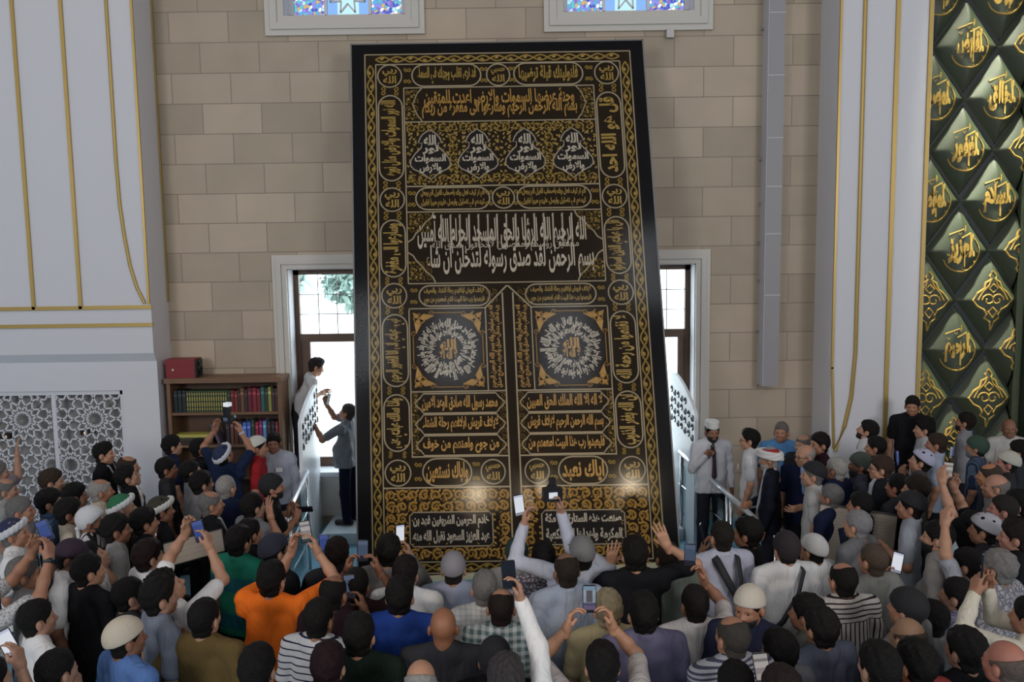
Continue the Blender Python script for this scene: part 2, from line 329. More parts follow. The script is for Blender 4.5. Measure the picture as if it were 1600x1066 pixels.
for i, (x0, x1, z0, z1) in enumerate(OPEN):
    w = struct(root('window_%d' % (i + 1), ((x0 + x1) / 2, YW, z0))); off = ((x0 + x1) / 2, YW, z0)
    low = i < 2
    casing(x0, x1, z0, z1, 0.2 if low else 0.26, not low).build('casing', CASING, w, off=off)
    t = 0.012
    MB().box((x0, YW, z0), (x0 + t, YW + 0.3, z1)).box((x1 - t, YW, z0), (x1, YW + 0.3, z1)).box((x0, YW, z1 - t), (x1, YW + 0.3, z1)).build('jamb', WHITE, w, off=off)
    MB().box((x0 - (0.2 if low else 0), YW - (0.11 if low else 0.0), z0 - 0.06), (x1 + (0.2 if low else 0), YW + 0.3, z0 + 0.006)).build('window_sill', WHITE, w, off=off)
    if low:
        # boarded apron below the sill
        ap = MB()
        for q in range(5): ap.box((x0 - 0.1 + q * (x1 - x0 + 0.2) / 5 + 0.008, YW - 0.035, 0.2), (x0 - 0.1 + (q + 1) * (x1 - x0 + 0.2) / 5 - 0.008, YW, z0 - 0.06))
        ap.box((x0 - 0.14, YW - 0.07, z0 - 0.18), (x1 + 0.14, YW, z0 - 0.06)).box((x0 - 0.14, YW - 0.06, 0.15), (x1 + 0.14, YW, 0.26))
        ap.build('apron', CASING, w, off=off)
        Y0 = YW + 0.27; fw = 0.085; zt = 2.66
        fr = MB()
        for a, b in (((x0, Y0, z0), (x0 + fw, Y0 + 0.08, z1)), ((x1 - fw, Y0, z0), (x1, Y0 + 0.08, z1)), ((x0, Y0, z1 - fw), (x1, Y0 + 0.08, z1)), ((x0, Y0, z0), (x1, Y0 + 0.08, z0 + 0.14)), ((x0, Y0 - 0.01, zt), (x1, Y0 + 0.09, zt + 0.12)),
                     (((x0 + x1) / 2 - 0.05, Y0, z0), ((x0 + x1) / 2 + 0.05, Y0 + 0.08, z1)), ((x0 + fw, Y0 + 0.01, z0), (x0 + fw + 0.13, Y0 + 0.07, zt)), ((x1 - fw - 0.1, Y0 + 0.01, z0), (x1 - fw, Y0 + 0.07, zt))): fr.box(a, b)
        fo = fr.build('window_frame', DARKWOOD, w, off=off)
        gb = MB(); xm = (x0 + x1) / 2
        for xx in np.linspace(x0 + fw, xm - 0.05, 4)[1:-1].tolist() + np.linspace(xm + 0.05, x1 - fw, 4)[1:-1].tolist(): gb.box((xx - 0.006, Y0 + 0.03, zt + 0.12), (xx + 0.006, Y0 + 0.045, z1 - fw))
        for zz in np.linspace(zt + 0.12, z1 - fw, 4)[1:-1]: gb.box((x0 + fw, Y0 + 0.03, zz - 0.006), (x1 - fw, Y0 + 0.045, zz + 0.006))
        gb.build('glazing_bars', mat('lead', (0.25, 0.25, 0.25), 0.5), fo, off=off)
        mk('pane', np.array([(x0, Y0 + 0.04, z0), (x1, Y0 + 0.04, z0), (x1, Y0 + 0.04, z1), (x0, Y0 + 0.04, z1)]) - off, [[0, 1, 2, 3]], GLASS, fo)
    else:
        Y0 = YW + 0.2; ins = 0.08
        fo = MB().box((x0, Y0, z0), (x0 + ins, Y0 + 0.06, z1)).box((x1 - ins, Y0, z0), (x1, Y0 + 0.06, z1)).box((x0, Y0, z0), (x1, Y0 + 0.06, z0 + ins)).build('window_frame', WHITE, w, off=off)
        xm = (x0 + x1) / 2; sw = 0.31
        for a, b in ((x0 + ins, xm - sw), (xm + sw, x1 - ins)): mk('pane', np.array([(a, Y0 + 0.03, z0 + ins), (b, Y0 + 0.03, z0 + ins), (b, Y0 + 0.03, z1), (a, Y0 + 0.03, z1)]) - off, [[0, 1, 2, 3]], STAINED, fo)
        # middle light: a white star between two pale blue fan shapes, set in plaster tracery
        c0 = V3(xm, Y0 + 0.02, z0 + 0.36)
        trc = MB()
        for q in range(8):
            a = q * pi / 4
            trc.bar(c0 + 0.13 * V3(cos(a), 0, sin(a)), c0 + 0.27 * V3(cos(a + pi / 8), 0, sin(a + pi / 8)), 0.02, 0.03, up=(0, 1, 0))
            trc.bar(c0 + 0.13 * V3(cos(a), 0, sin(a)), c0 + 0.27 * V3(cos(a - pi / 8), 0, sin(a - pi / 8)), 0.02, 0.03, up=(0, 1, 0))
        for s in (-1, 1): trc.box((xm + s * sw - 0.02, Y0, z0), (xm + s * sw + 0.02, Y0 + 0.06, z1))
        trc.build('tracery', WHITE, fo, off=off)
        for a, b, m_ in ((xm - sw, xm - .15, PBLUE), (xm - .15, xm + .15, AQUA), (xm + .15, xm + sw, PBLUE)): mk('star_pane' if m_ is AQUA else 'pane', np.array([(a, Y0 + 0.05, z0 + ins), (b, Y0 + 0.05, z0 + ins), (b, Y0 + 0.05, z1), (a, Y0 + 0.05, z1)]) - off, [[0, 1, 2, 3]], m_, fo)


# ---------------------------------------------------------------- outside: ground, garden wall, trees
struct(MB().box((-40, YW + 0.45, -1.2), (40, 60, -1.0)).build('ground', mat('paving', (0.75, 0.73, 0.68), 0.9)))
tag(MB().box((-40, 42, -1.0), (40, 42.4, 2.3)).build('garden_wall', mat('pale_wall', (0.85, 0.85, 0.82), 0.9)), 'pale garden wall far outside the lower windows', 'wall')
random.seed(5)
for x, y, h in ((-9.6, 31, 5.2), (-6.6, 35, 5.0)):
    r_ = tag(root('garden_tree', (x, y, -1)), 'leafy tree seen through the window, ' + ('nearer the hall' if y < 33 else 'farther behind, by the garden wall'), 'tree')
    MB().tube([(0, 0, 0), (0.1, 0, 1.6), (0, 0.1, h * 0.7)], [0.16, 0.12, 0.06]).build('trunk', WOOD, r_)
    lf = MB()
    for q in range(900):
        a, b, c = random.gauss(0, 1), random.gauss(0, 1), random.gauss(0, 1); n_ = sqrt(a * a + b * b + c * c); rr = random.random() ** 0.4
        c0 = V3(a / n_ * rr * 1.7, b / n_ * rr * 1.5, h * 0.85 + c / n_ * rr * 1.5); d1 = np.array([random.gauss(0, .13) for _ in range(3)]); d2 = np.array([random.gauss(0, .13) for _ in range(3)])
        lf.add([c0 - d1, c0 + d2, c0 + d1, c0 - d2], [[0, 1, 2, 3]])
    lf.build('foliage', mat('leaves', (0.24, 0.34, 0.30), 0.7), r_)
# ---------------------------------------------------------------- embroidered hanging on a leaning board
BL, BR, TL, TR = at(558, 905, 9.15), at(1066, 897, 9.15), at(547, 64, 10.85), at(1005, 66, 10.85)
EX = BR - BL; KW = np.linalg.norm(EX); EX /= KW
EY = (TL + TR) / 2 - (BL + BR) / 2; KH = np.linalg.norm(EY); EY /= KH
KN = np.cross(EX, EY); KN /= np.linalg.norm(KN)
KO = (BL + BR) / 2 - EX * KW / 2
KC = KO + EX * KW / 2; KC[2] = 0.0
kis = tag(root('embroidered_hanging', KC), 'towering black hanging with gold and silver Arabic embroidery leaning on the front wall', 'wall hanging')
def K(x, y, h=0.0): return KO + EX * x + EY * y + KN * h
def kmap(v2, h):            # (n,2),(n,) -> local points
    v2 = np.asarray(v2, float); return KO - KC + v2[:, :1] * EX + v2[:, 1:2] * EY + np.asarray(h, float).reshape(-1, 1) * KN
BOARD = mat('black_board', (0.009, 0.009, 0.010), 0.5, spec=0.05)
TEXT_ = mat('dark_textile', (0.022, 0.013, 0.006), 0.8, bump=0.25, bscale=260, spec=0.15)
GOLD = mat('gold_thread', (0.46, 0.245, 0.045), 0.5, metal=0.2)
GOLDL = mat('pale_gold_thread', (0.38, 0.24, 0.045), 0.5, metal=0.2)
SILV = mat('silver_thread', (0.54, 0.46, 0.34), 0.5, metal=0.15)
LINE = mat('beige_cord', (0.50, 0.40, 0.25), 0.55)
DARK = mat('medallion_ground', (0.016, 0.011, 0.010), 0.7, spec=0.2)
def slab(x0, y0, x1, y1, h0, h1):
    v = [(x0, y0), (x1, y0), (x1, y1), (x0, y1)]
    return kmap(v + v, [h0] * 4 + [h1] * 4), [[3, 2, 1, 0], [4, 5, 6, 7], [0, 1, 5, 4], [1, 2, 6, 5], [2, 3, 7, 6], [3, 0, 4, 7]]
def rib(mb, pts, w, h=0.008, closed=False, b=0.002):
    """embroidered cord: a ridged strip along 2-D points"""
    p = np.asarray(pts, float); n = len(p)
    if closed: d = np.roll(p, -1, 0) - np.roll(p, 1, 0)
    else: d = np.gradient(p, axis=0)
    d /= np.linalg.norm(d, axis=1, keepdims=True) + 1e-9; q = np.stack([-d[:, 1], d[:, 0]], 1)
    ww = (np.asarray(w, float) * np.ones(n))[:, None] / 2
    v = np.concatenate([kmap(p - q * ww, [b] * n), kmap(p, [b + h] * n), kmap(p + q * ww, [b] * n)])
    f = []
    for i in range(n if closed else n - 1):
        j = (i + 1) % n; f += [[i, j, n + j, n + i], [n + i, n + j, 2 * n + j, 2 * n + i]]
    mb.add(v, f)
def pill(x0, y0, x1, y1, n=10):
    w, h = x1 - x0, y1 - y0; r = min(w, h) / 2; pts = []
    if w >= h:
        for a in np.linspace(-pi / 2, pi / 2, n): pts.append((x1 - r + r * cos(a), y0 + r + r * sin(a)))
        for a in np.linspace(pi / 2, 3 * pi / 2, n): pts.append((x0 + r + r * cos(a), y0 + r + r * sin(a)))
    else:
        for a in np.linspace(0, pi, n): pts.append((x0 + r + r * cos(a), y1 - r + r * sin(a)))
        for a in np.linspace(pi, 2 * pi, n): pts.append((x0 + r + r * cos(a), y0 + r + r * sin(a)))
    return pts
def ktext(mb, t, x0, y0, x1, y1, rot=False, bold=0.02, h=0.007):
    v, f, _ = text_geom(t, bold)
    if rot: p = np.stack([x1 - v[:, 1] * (x1 - x0), y0 + v[:, 0] * (y1 - y0)], 1)
    else: p = np.stack([x0 + v[:, 0] * (x1 - x0), y0 + v[:, 1] * (y1 - y0)], 1)
    mb.add(kmap(p, 0.002 + h * v[:, 2]), f)
def ringtext(mb, t, cx, cy, r0, r1, a0, a1, bold=0.02, h=0.008):
    v, f, _ = text_geom(t, bold); a = a0 + (a1 - a0) * v[:, 0]; r = r0 + (r1 - r0) * v[:, 1]
    mb.add(kmap(np.stack([cx + r * np.sin(a), cy + r * np.cos(a)], 1), 0.006 + h * v[:, 2]), f)
def leaf(mb, x, y, a, l, w=0.4, h=0.01):
    d = V3(cos(a), sin(a)); q = V3(-sin(a), cos(a)); c = V3(x, y)
    p = [c, c + d * l * .35 + q * l * w * .5, c + d * l, c + d * l * .35 - q * l * w * .5, c + d * l * .4]
    mb.add(kmap(p, [.002, .002, .002, .002, h]), [[0, 3, 4], [3, 2, 4], [2, 1, 4], [1, 0, 4]])
def spiral(mb, cx, cy, r, a0, s=1, w=0.016, turns=1.35):
    t = np.linspace(0, 1, 15); rr = r * (1 - 0.82 * t); a = a0 + s * t * turns * 2 * pi
    rib(mb, np.stack([cx + rr * np.cos(a), cy + rr * np.sin(a)], 1), w * (1 - 0.45 * t), 0.009)
    for q in (0.15, 0.55):
        b = a0 + s * q * turns * 2 * pi; r2 = r * (1 - .82 * q); leaf(mb, cx + r2 * cos(b), cy + r2 * sin(b), b + s * 0.9, r * 0.42)
def arabesque(mb, x0, y0, x1, y1, step, w=0.016, holes=()):
    nx, ny = max(1, round((x1 - x0) / step)), max(1, round((y1 - y0) / step)); sx, sy = (x1 - x0) / nx, (y1 - y0) / ny
    for i in range(nx):
        for j in range(ny):
            cx, cy = x0 + (i + .5) * sx, y0 + (j + .5) * sy
            if any(a - .3 * sx < cx < c + .3 * sx and b - .3 * sy < cy < d + .3 * sy for a, b, c, d in holes): continue
            s = 1 if (i + j) % 2 == 0 else -1
            mir = 1 if cx < (x0 + x1) / 2 else -1
            spiral(mb, cx, cy, min(sx, sy) * .47, (0.8 if s > 0 else -2.2) if mir > 0 else pi - (0.8 if s > 0 else -2.2), s * mir, w)
            leaf(mb, cx + sx * .5 * mir, cy - sy * .45, pi / 2 + .5 * s, sy * .34); leaf(mb, cx - sx * .42, cy + sy * .42, -.6 * s, sx * .3)
def sprigs(mb, x0, y0, x1, y1, step, l, holes=(), seed=1):
    rnd = random.Random(seed); nx, ny = int((x1 - x0) / step), int((y1 - y0) / step)
    for i in range(nx):
        for j in range(ny):
            x, y = x0 + (i + .5) * (x1 - x0) / nx, y0 + (j + .5) * (y1 - y0) / ny
            if any(a < x < c and b < y < d for a, b, c, d in holes): continue
            leaf(mb, x, y, rnd.choice((.6, 2.2, 3.8, 5.4)) + rnd.random() * .5, l, .55, .007)
def vine(mb, x0, y0, x1, y1, w=0.021):
    hor = (x1 - x0) > (y1 - y0); L_ = (x1 - x0) if hor else (y1 - y0); c = (y0 + y1) / 2 if hor else (x0 + x1) / 2; amp = ((y1 - y0) if hor else (x1 - x0)) * .34
    n = round(L_ / 0.19); t = np.linspace(0, L_, n * 8 + 1)
    for ph in (0, pi):
        o = amp * np.sin(t / L_ * n * pi + ph) 
        rib(mb, np.stack([x0 + t, c + o], 1) if hor else np.stack([c + o, y0 + t], 1), w)
    for i in range(n):
        q = (i + .5) * L_ / n
        x, y, a = (x0 + q, c, 0) if hor else (c, y0 + q, pi / 2)
        leaf(mb, x - .04 * cos(a), y - .04 * sin(a), a + .5 * (-1) ** i, .085, .6)
def rosettes(mb, x0, y0, x1, y1, w=0.017):
    """four small curls filling a spandrel gap"""
    cx, cy = (x0 + x1) / 2, (y0 + y1) / 2; r = min((x1 - x0), (y1 - y0)) * .26
    for i, (sx, sy) in enumerate(((-1, -1), (1, -1), (1, 1), (-1, 1))):
        px_, py_ = cx + sx * (x1 - x0) * .27, cy + sy * (y1 - y0) * .27
        t = np.linspace(0, 1, 10); a = i * 1.57 + t * 6.5; rr = r * (1 - .6 * t)
        rib(mb, np.stack([px_ + rr * np.cos(a), py_ + rr * np.sin(a)], 1), w)
# board, textile
mk('board', *slab(0, 0, KW, KH, -0.09, 0.0), BOARD, kis)
fr = MB()
for a in ((0, 0, .018, KH), (KW - .018, 0, KW, KH), (0, KH - .018, KW, KH)): fr.add(*slab(*a, -0.095, .006))
fr.build('edge_strip', mat('grey_edge', (0.22, 0.21, 0.2), 0.4), kis)
mk('textile', *slab(0.17, 0.02, KW - 0.17, 6.67, 0.0005, 0.0015), TEXT_, kis)
XC = KW / 2
def mx(x): return KW - x
mb = MB()
def rect(x0, y0, x1, y1, w=0.016): rib(mb, [(x0, y0), (x1, y0)], w); rib(mb, [(x0, y1), (x1, y1)], w); rib(mb, [(x0, y0), (x0, y1)], w); rib(mb, [(x1, y0), (x1, y1)], w)
rect(.19, .05, mx(.19), 6.65); rect(.33, .18, mx(.33), 6.51)
rect(.69, 3.57, mx(.69), 6.18); rib(mb, [(.69, 5.71), (mx(.69), 5.71)], .016); rib(mb, [(.69, 4.84), (mx(.69), 4.84)], .018); rib(mb, [(.69, 4.50), (mx(.69), 4.50)], .016)
rib(mb, [(.69, 1.41), (.69, 3.24)], .016); rib(mb, [(mx(.69), 1.41), (mx(.69), 3.24)], .016); rib(mb, [(.69, 3.25), (1.64, 3.25)], .016); rib(mb, [(mx(.69), 3.25), (mx(1.64), 3.25)], .016)
for s in (lambda x: x, mx):
    rib(mb, [(s(.69), 2.21), (s(1.86), 2.21)], .018); rib(mb, [(s(.69), 1.42), (s(1.86), 1.42)], .018); rib(mb, [(s(.33), 1.05), (s(1.86), 1.05)], .02)
    rib(mb, [(s(1.64), 2.21), (s(1.64), 3.25)], .016); rib(mb, [(s(1.64), 3.25), (s(1.92), 3.53)], .02); rib(mb, [(s(1.86), .18), (s(1.86), 3.44)], .02)
mb.build('border_cords', LINE, kis)
mb = MB()
vine(mb, .2, .3, .32, 6.5); vine(mb, mx(.32), .3, mx(.2), 6.5); vine(mb, .33, 6.525, mx(.33), 6.635); vine(mb, .33, .06, mx(.33), .17)
mb.build('border_vine', GOLDL, kis)
# gold scroll grounds
mb = MB()
for s in (lambda a, b: (a, b), lambda a, b: (mx(b), mx(a))):
    for y0, y1 in ((6.08, 6.2), (4.8, 4.92), (4.4, 4.52), (3.56, 3.66), (3.18, 3.29), (2.18, 2.28), (1.41, 1.49)):
        a, b = s(.35, .67); rosettes(mb, a, y0, b, y1)
    for xa in (.69, 1.69):
        a, b = s(xa, xa + .1); rosettes(mb, a, 6.2, b, 6.5)
    for yy in ((4.53, 4.82),):
        for xa in (.71, 1.69): a, b = s(xa, xa + .1); rosettes(mb, a, yy[0], b, yy[1])
    a, b = s(.71, .80); rosettes(mb, a, 3.27, b, 3.55)
    a, b = s(.71, .80); rosettes(mb, a, 1.08, b, 1.4); a, b = s(1.41, 1.5); rosettes(mb, a, 1.08, b, 1.4)
    a, b = s(.70, .78); arabesque(mb, a, 1.43, b, 2.2, .085, .01); a, b = s(1.78, 1.85); arabesque(mb, a, 1.43, b, 2.2, .085, .01)
    a, b = s(.71, .88); arabesque(mb, a, 5.73, b, 6.16, .1, .011)
    for y0, y1 in ((3.6, 3.86), (4.22, 4.48)): a, b = s(.71, 1.0); arabesque(mb, a, y0, b, y1, .09, .011)
    a, b = s(1.66, 1.8); arabesque(mb, a, 3.3, b, 3.5, .09, .01)
for s in (lambda a, b: (a, b), lambda a, b: (mx(b), mx(a))):
    for xa, y0, xb, y1 in ((.70, 5.72, .84, 6.17), (.70, 3.6, .86, 3.85), (.70, 4.25, .86, 4.48), (.70, 1.43, .76, 2.2), (.34, 1.07, .38, 6.5), (.64, 1.07, .68, 6.5)):
        a, b = s(xa, xb); sprigs(mb, a, y0, b, y1, .05, .045)
mb.build('scroll_ground', GOLDL, kis)
mb = MB(); LX = [1.01 + .61 * i for i in range(4)]
arabesque(mb, .71, 4.87, mx(.71), 5.69, .135, .02, [(x - .2, 4.98, x + .2, 5.5) for x in LX])
sprigs(mb, .71, 4.86, mx(.71), 5.70, .052, .05, [(x - .23, 4.97, x + .23, 5.30) for x in LX] + [(x - .14, 5.2, x + .14, 5.58) for x in LX])
mb.build('lamp_ground', GOLDL, kis)
for s in (0, 1):
    mb = MB(); x0, x1 = (.35, 1.84) if s == 0 else (mx(1.84), mx(.35)); hole = (.66, .38, 1.62, .74) if s == 0 else (mx(1.62), .38, mx(.66), .74)
    arabesque(mb, x0, .2, x1, 1.03, .14, .032, [hole]); sprigs(mb, x0, .2, x1, 1.03, .065, .055, [hole], 2); mb.build('floral_panel', GOLD, kis)
# cartouches and roundels
def cartouche(x0, y0, x1, y1, t, rot=False, m_=GOLDL, two=None, bold=.04, shape='pill'):
    mb = MB(); w, h = x1 - x0, y1 - y0
    if shape == 'pill': pts = pill(x0, y0, x1, y1)
    elif shape == 'ogee':
        e = h * .42; pts = [(x0 + e, y0), (x1 - e, y0), (x1 - .55 * e, y0 + .24 * h), (x1 - .25 * e, y0 + .33 * h), (x1, y0 + h / 2), (x1 - .25 * e, y0 + .67 * h), (x1 - .55 * e, y0 + .76 * h), (x1 - e, y1), (x0 + e, y1), (x0 + .55 * e, y0 + .76 * h), (x0 + .25 * e, y0 + .67 * h), (x0, y0 + h / 2), (x0 + .25 * e, y0 + .33 * h), (x0 + .55 * e, y0 + .24 * h)]
    else:
        e = .04; pts = [(x0 + e, y0), (x1 - e, y0), (x1, y0 + e), (x1, y1 - e), (x1 - e, y1), (x0 + e, y1), (x0, y1 - e), (x0, y0 + e)]
    rib(mb, pts, .018, closed=True); o = mb.build('cartouche', LINE, kis)
    tb = MB(); iw, ih = (.07 * w, .11 * h) if not rot else (.10 * w, .06 * h)
    if shape != 'pill': iw = .04 * w + (.04 if shape == 'ogee' else 0); ih = .10 * h
    if two:
        ym = (y0 + y1) / 2; ktext(tb, t, x0 + iw, ym + .02 * h, x1 - iw, y1 - ih * .8, False, bold); ktext(tb, two, x0 + iw, y0 + ih * .8, x1 - iw, ym - .02 * h, False, bold)
    elif rot:
        ktext(tb, t, x0 + iw, y0 + ih, x1 - iw, y1 - ih, True, bold)
    else: ktext(tb, t, x0 + iw, y0 + ih, x1 - iw, y1 - ih, False, bold)
    tb.build('inscription', m_, o)
def roundel(cx, cy, r, t, t2):
    mb = MB(); rib(mb, [(cx + r * cos(a), cy + r * sin(a)) for a in np.linspace(0, 2 * pi, 28, endpoint=False)], .017, closed=True); o = mb.build('roundel', LINE, kis)
    tb = MB(); ktext(tb, t, cx - r * .62, cy - r * .02, cx + r * .62, cy + r * .62, False, .03); ktext(tb, t2, cx - r * .55, cy - r * .68, cx + r * .55, cy + r * .0, False, .03)
    tb.build('inscription', GOLDL, o)
for s in (lambda a, b: (a, b), lambda a, b: (mx(b), mx(a))):
    for cy in (6.35, 4.67, 3.42, 1.23): a, b = s(.35, .67); roundel((a + b) / 2, cy, .155, 'ربي', 'الله')
    for (y0, y1), t, t2 in (((4.92, 6.08), 'الله نور السموات والارض مثل نوره', 'قل هو الله احد'), ((3.66, 4.40), 'وسارعوا الى مغفرة', 'قل يا عبادي الذين اسرفوا'), ((2.28, 3.18), 'نبيء عبادي اني انا الغفور الرحيم', 'لا تقنطوا من رحمة الله'), ((1.49, 2.18), 'واذا سالك عبادي عني', 'ان الله يغفر الذنوب')):
        a, b = s(.355, .665); cartouche(a, y0, b, y1, t if a < XC else t2, rot=True)
for a, t in ((.80, 'قد نرى تقلب وجهك في السماء'), (2.13, 'فلنولينك قبلة ترضيها')): cartouche(a, 6.2, a + .90, 6.5, t)
roundel(XC, 6.345, .15, 'حسبي', 'الله')
# row of large gold lettering
mb = MB(); e = .3
rib(mb, [(.92, 6.17), (.86, 6.1), (.80, 5.95), (.86, 5.8), (.92, 5.72)], .016); rib(mb, [(mx(.92), 6.17), (mx(.86), 6.1), (mx(.80), 5.95), (mx(.86), 5.8), (mx(.92), 5.72)], .016)
o = mb.build('cartouche', LINE, kis); tb = MB()
ktext(tb, 'بسم الله الرحمن الرحيم وسارعوا الى مغفرة من ربكم', .92, 5.75, mx(.92), 6.0, False, .03); ktext(tb, 'وجنة عرضها السموات والارض اعدت للمتقين', .95, 5.9, mx(.95), 6.15, False, .03)
tb.build('inscription', GOLD, o)
# four hanging lamp shapes
LAMP = [(0, .33), (.045, .30), (.09, .27), (.125, .22), (.15, .155), (.105, .15), (.11, .09), (.19, .01), (.25, -.08), (.255, -.15), (.215, -.2), (.16, -.225), (.12, -.25), (.06, -.29), (0, -.34)]
for i, cx in enumerate(LX):
    cy = 5.27; pts = [(cx + a, cy + b) for a, b in LAMP] + [(cx - a, cy + b) for a, b in LAMP[-2:0:-1]]
    mb = MB(); n_ = len(pts); mb.add(np.concatenate([kmap(pts, [.004] * n_), kmap([(cx, cy)], [.004])]), [[q, (q + 1) % n_, n_] for q in range(n_)][::1]); 
    mb.f = [f_[::-1] for f_ in mb.f]; o = mb.build('lamp_medallion', DARK, kis)
    mb = MB(); rib(mb, pts, .018, closed=True); mb.build('outline', SILV, o)
    tb = MB(); ktext(tb, 'الله', cx - .08, cy + .12, cx + .08, cy + .26, False, .04); ktext(tb, 'نور', cx - .10, cy + .0, cx + .11, cy + .12, False, .04)
    ktext(tb, 'السموات', cx - .2, cy - .13, cx + .2, cy + .0, False, .04); ktext(tb, 'والارض', cx - .14, cy - .26, cx + .14, cy - .12, False, .04); tb.build('inscription', SILV, o)
# row of two-line cartouches and roundel
for a in (.81, 2.10): cartouche(a, 4.53, mx(.81) if a > 2 else mx(2.10), 4.82, 'الم تر كيف فعل ربك باصحاب الفيل الم يجعل', two='كيدهم في تضليل وارسل عليهم طيرا ابابيل')
roundel(XC, 4.675, .14, 'ربي', 'الله')
# the great silver inscription
mb = MB()
for s in (lambda x: x, mx):
    rib(mb, [(s(x), y) for x, y in ((1.03, 4.49), (1.0, 4.42), (.92, 4.36), (.86, 4.27), (.80, 4.22), (.76, 4.15), (.70, 4.11))], .018); rib(mb, [(s(x), y) for x, y in ((1.03, 3.58), (1.0, 3.65), (.92, 3.72), (.86, 3.80), (.80, 3.86), (.76, 3.93), (.70, 3.97))], .018)
o = mb.build('great_cartouche', LINE, kis); tb = MB()
ktext(tb, 'بسم الرحمن لقد صدق رسوله لتدخلن ان شاء', .92, 3.62, mx(.82), 4.06, False, .022); ktext(tb, 'الله الرحيم الله الرؤيا بالحق المسجد الحرام الله آمنين', .82, 3.95, mx(.90), 4.46, False, .022)
ktext(tb, 'محلقين رؤسكم ومقصرين لا تخافون صدق الله', 1.0, 3.97, mx(1.0), 4.12, False, .0)
for q in range(15):
    x = 1.12 + q * .118; rib(tb, [(x, 4.02), (x + .006, 4.46)], .02, .008); leaf(tb, x - .012, 4.42, .8, .05)
tb.build('inscription', SILV, o)
for a, b in ((.82, 1.70), (mx(1.70), mx(.82))): cartouche(a, 3.28, b, 3.54, 'لايلاف قريش ايلافهم رحلة الشتاء والصيف', m_=GOLDL, two='فليعبدوا رب هذا البيت الذي اطعمهم من جوع')
# the two round medallions
for s in (0, 1):
    cx, cy = (1.165, 2.73) if s == 0 else (mx(1.165), 2.73); x0, x1 = (.71, 1.62) if s == 0 else (mx(1.62), mx(.71))
    mb = MB()
    for sx in (-1, 1):
        for sy in (-1, 1):
            qx, qy = cx + sx * .36, cy + sy * .40
            spiral(mb, qx, qy, .085, 1 + sx, sx * sy, .02); leaf(mb, qx, qy, atan2(sy * .15, -sx), .2, .45); leaf(mb, qx, qy, atan2(-sy, sx * .15), .2, .45); leaf(mb, qx, qy, atan2(sy, sx), .1, .7)
            spiral(mb, cx + sx * .2, cy + sy * .455, .035, 0, -sx, .014); spiral(mb, cx + sx * .425, cy + sy * .2, .035, 0, sy, .014)
        rib(mb, [(cx - .17, cy + sx * .465), (cx + .17, cy + sx * .465)], .014); rib(mb, [(cx + sx * .43, cy - .17), (cx + sx * .43, cy + .17)], .014)
    mb.build('corner_ornament', GOLD, kis)
    mb = MB(); pts = [(cx + .415 * cos(a), cy + .415 * sin(a)) for a in np.linspace(0, 2 * pi, 40, endpoint=False)]
    mb.add(np.concatenate([kmap(pts, [.005] * 40), kmap([(cx, cy)], [.005])]), [[q, (q + 1) % 40, 40] for q in range(40)]); o = mb.build('round_medallion', DARK, kis)
    tb = MB(); words = ['محمد رسول الله', 'قل هو الله احد', 'الله الصمد', 'لم يلد ولم يولد', 'ولم يكن له كفوا', 'احد صدق الله']
    for q, t in enumerate(words if s == 0 else words[::-1]):
        a = q * pi / 3; ringtext(tb, t, cx, cy, .15, .29, a, a + pi / 3 - .03, .045); ringtext(tb, t, cx, cy, .255, .39, a + pi / 3.4, a + pi / 3.4 + pi / 3 - .03, .045)
    tb.build('inscription', SILV, o)
    tb = MB(); ktext(tb, 'الله', cx - .1, cy - .01, cx + .1, cy + .13, False, .05); ktext(tb, 'لا اله الا', cx - .11, cy - .12, cx + .11, cy + .0, False, .05); tb.build('centre_inscription', GOLD, o)
    # upright text band beside the door slit
    a, b = (1.665, 1.845) if s == 0 else (mx(1.845), mx(1.665)); am = (a + b) / 2; tb = MB()
    ktext(tb, 'انه من سليمان وانه بسم الله الرحمن الرحيم', a + .005, 2.25, am + .01, 3.28, True, .04); ktext(tb, 'رب ادخلني مدخل صدق واخرجني مخرج صدق', am - .01, 2.25, b - .005, 3.28, True, .04)
    tb.build('door_band', GOLD, kis)
    # three stacked cartouches, one rounded row, the plaque
    for q, t in enumerate((('محمد رسول الله صادق الوعد الامين', 'لايلاف قريش ايلافهم رحلة الشتاء', 'من جوع وامنهم من خوف') if s == 0 else ('لا اله الا الله الملك الحق المبين', 'بسم الله الرحمن الرحيم لايلاف قريش', 'فليعبدوا رب هذا البيت اطعمهم من'))):
        y1 = 2.185 - q * .256; xa, xb = (.74, 1.83) if s == 0 else (mx(1.83), mx(.74)); cartouche(xa, y1 - .24, xb, y1, t, m_=GOLD, shape='ogee', bold=.035)
    xa, xb = (.81, 1.40) if s == 0 else (mx(1.40), mx(.81)); cartouche(xa, 1.07, xb, 1.395, 'واياك نستعين' if s == 0 else 'اياك نعبد', m_=GOLD, bold=.035)
    roundel(1.66 if s == 0 else mx(1.66), 1.23, .145, 'حسبي', 'الله')
    xa, xb = (.64, 1.63) if s == 0 else (mx(1.63), mx(.64))
    mk('plaque_ground', *slab(xa, .36, xb, .76, .0015, .004), DARK, kis)
    cartouche(xa, .36, xb, .76, 'خادم الحرمين الشريفين فهد بن' if s == 0 else 'صنعت هذه الستارة في مكة', m_=SILV, shape='plaque', two='عبد العزيز السعود تقبل الله منه' if s == 0 else 'المكرمة واهداها الى الكعبة', bold=.045)

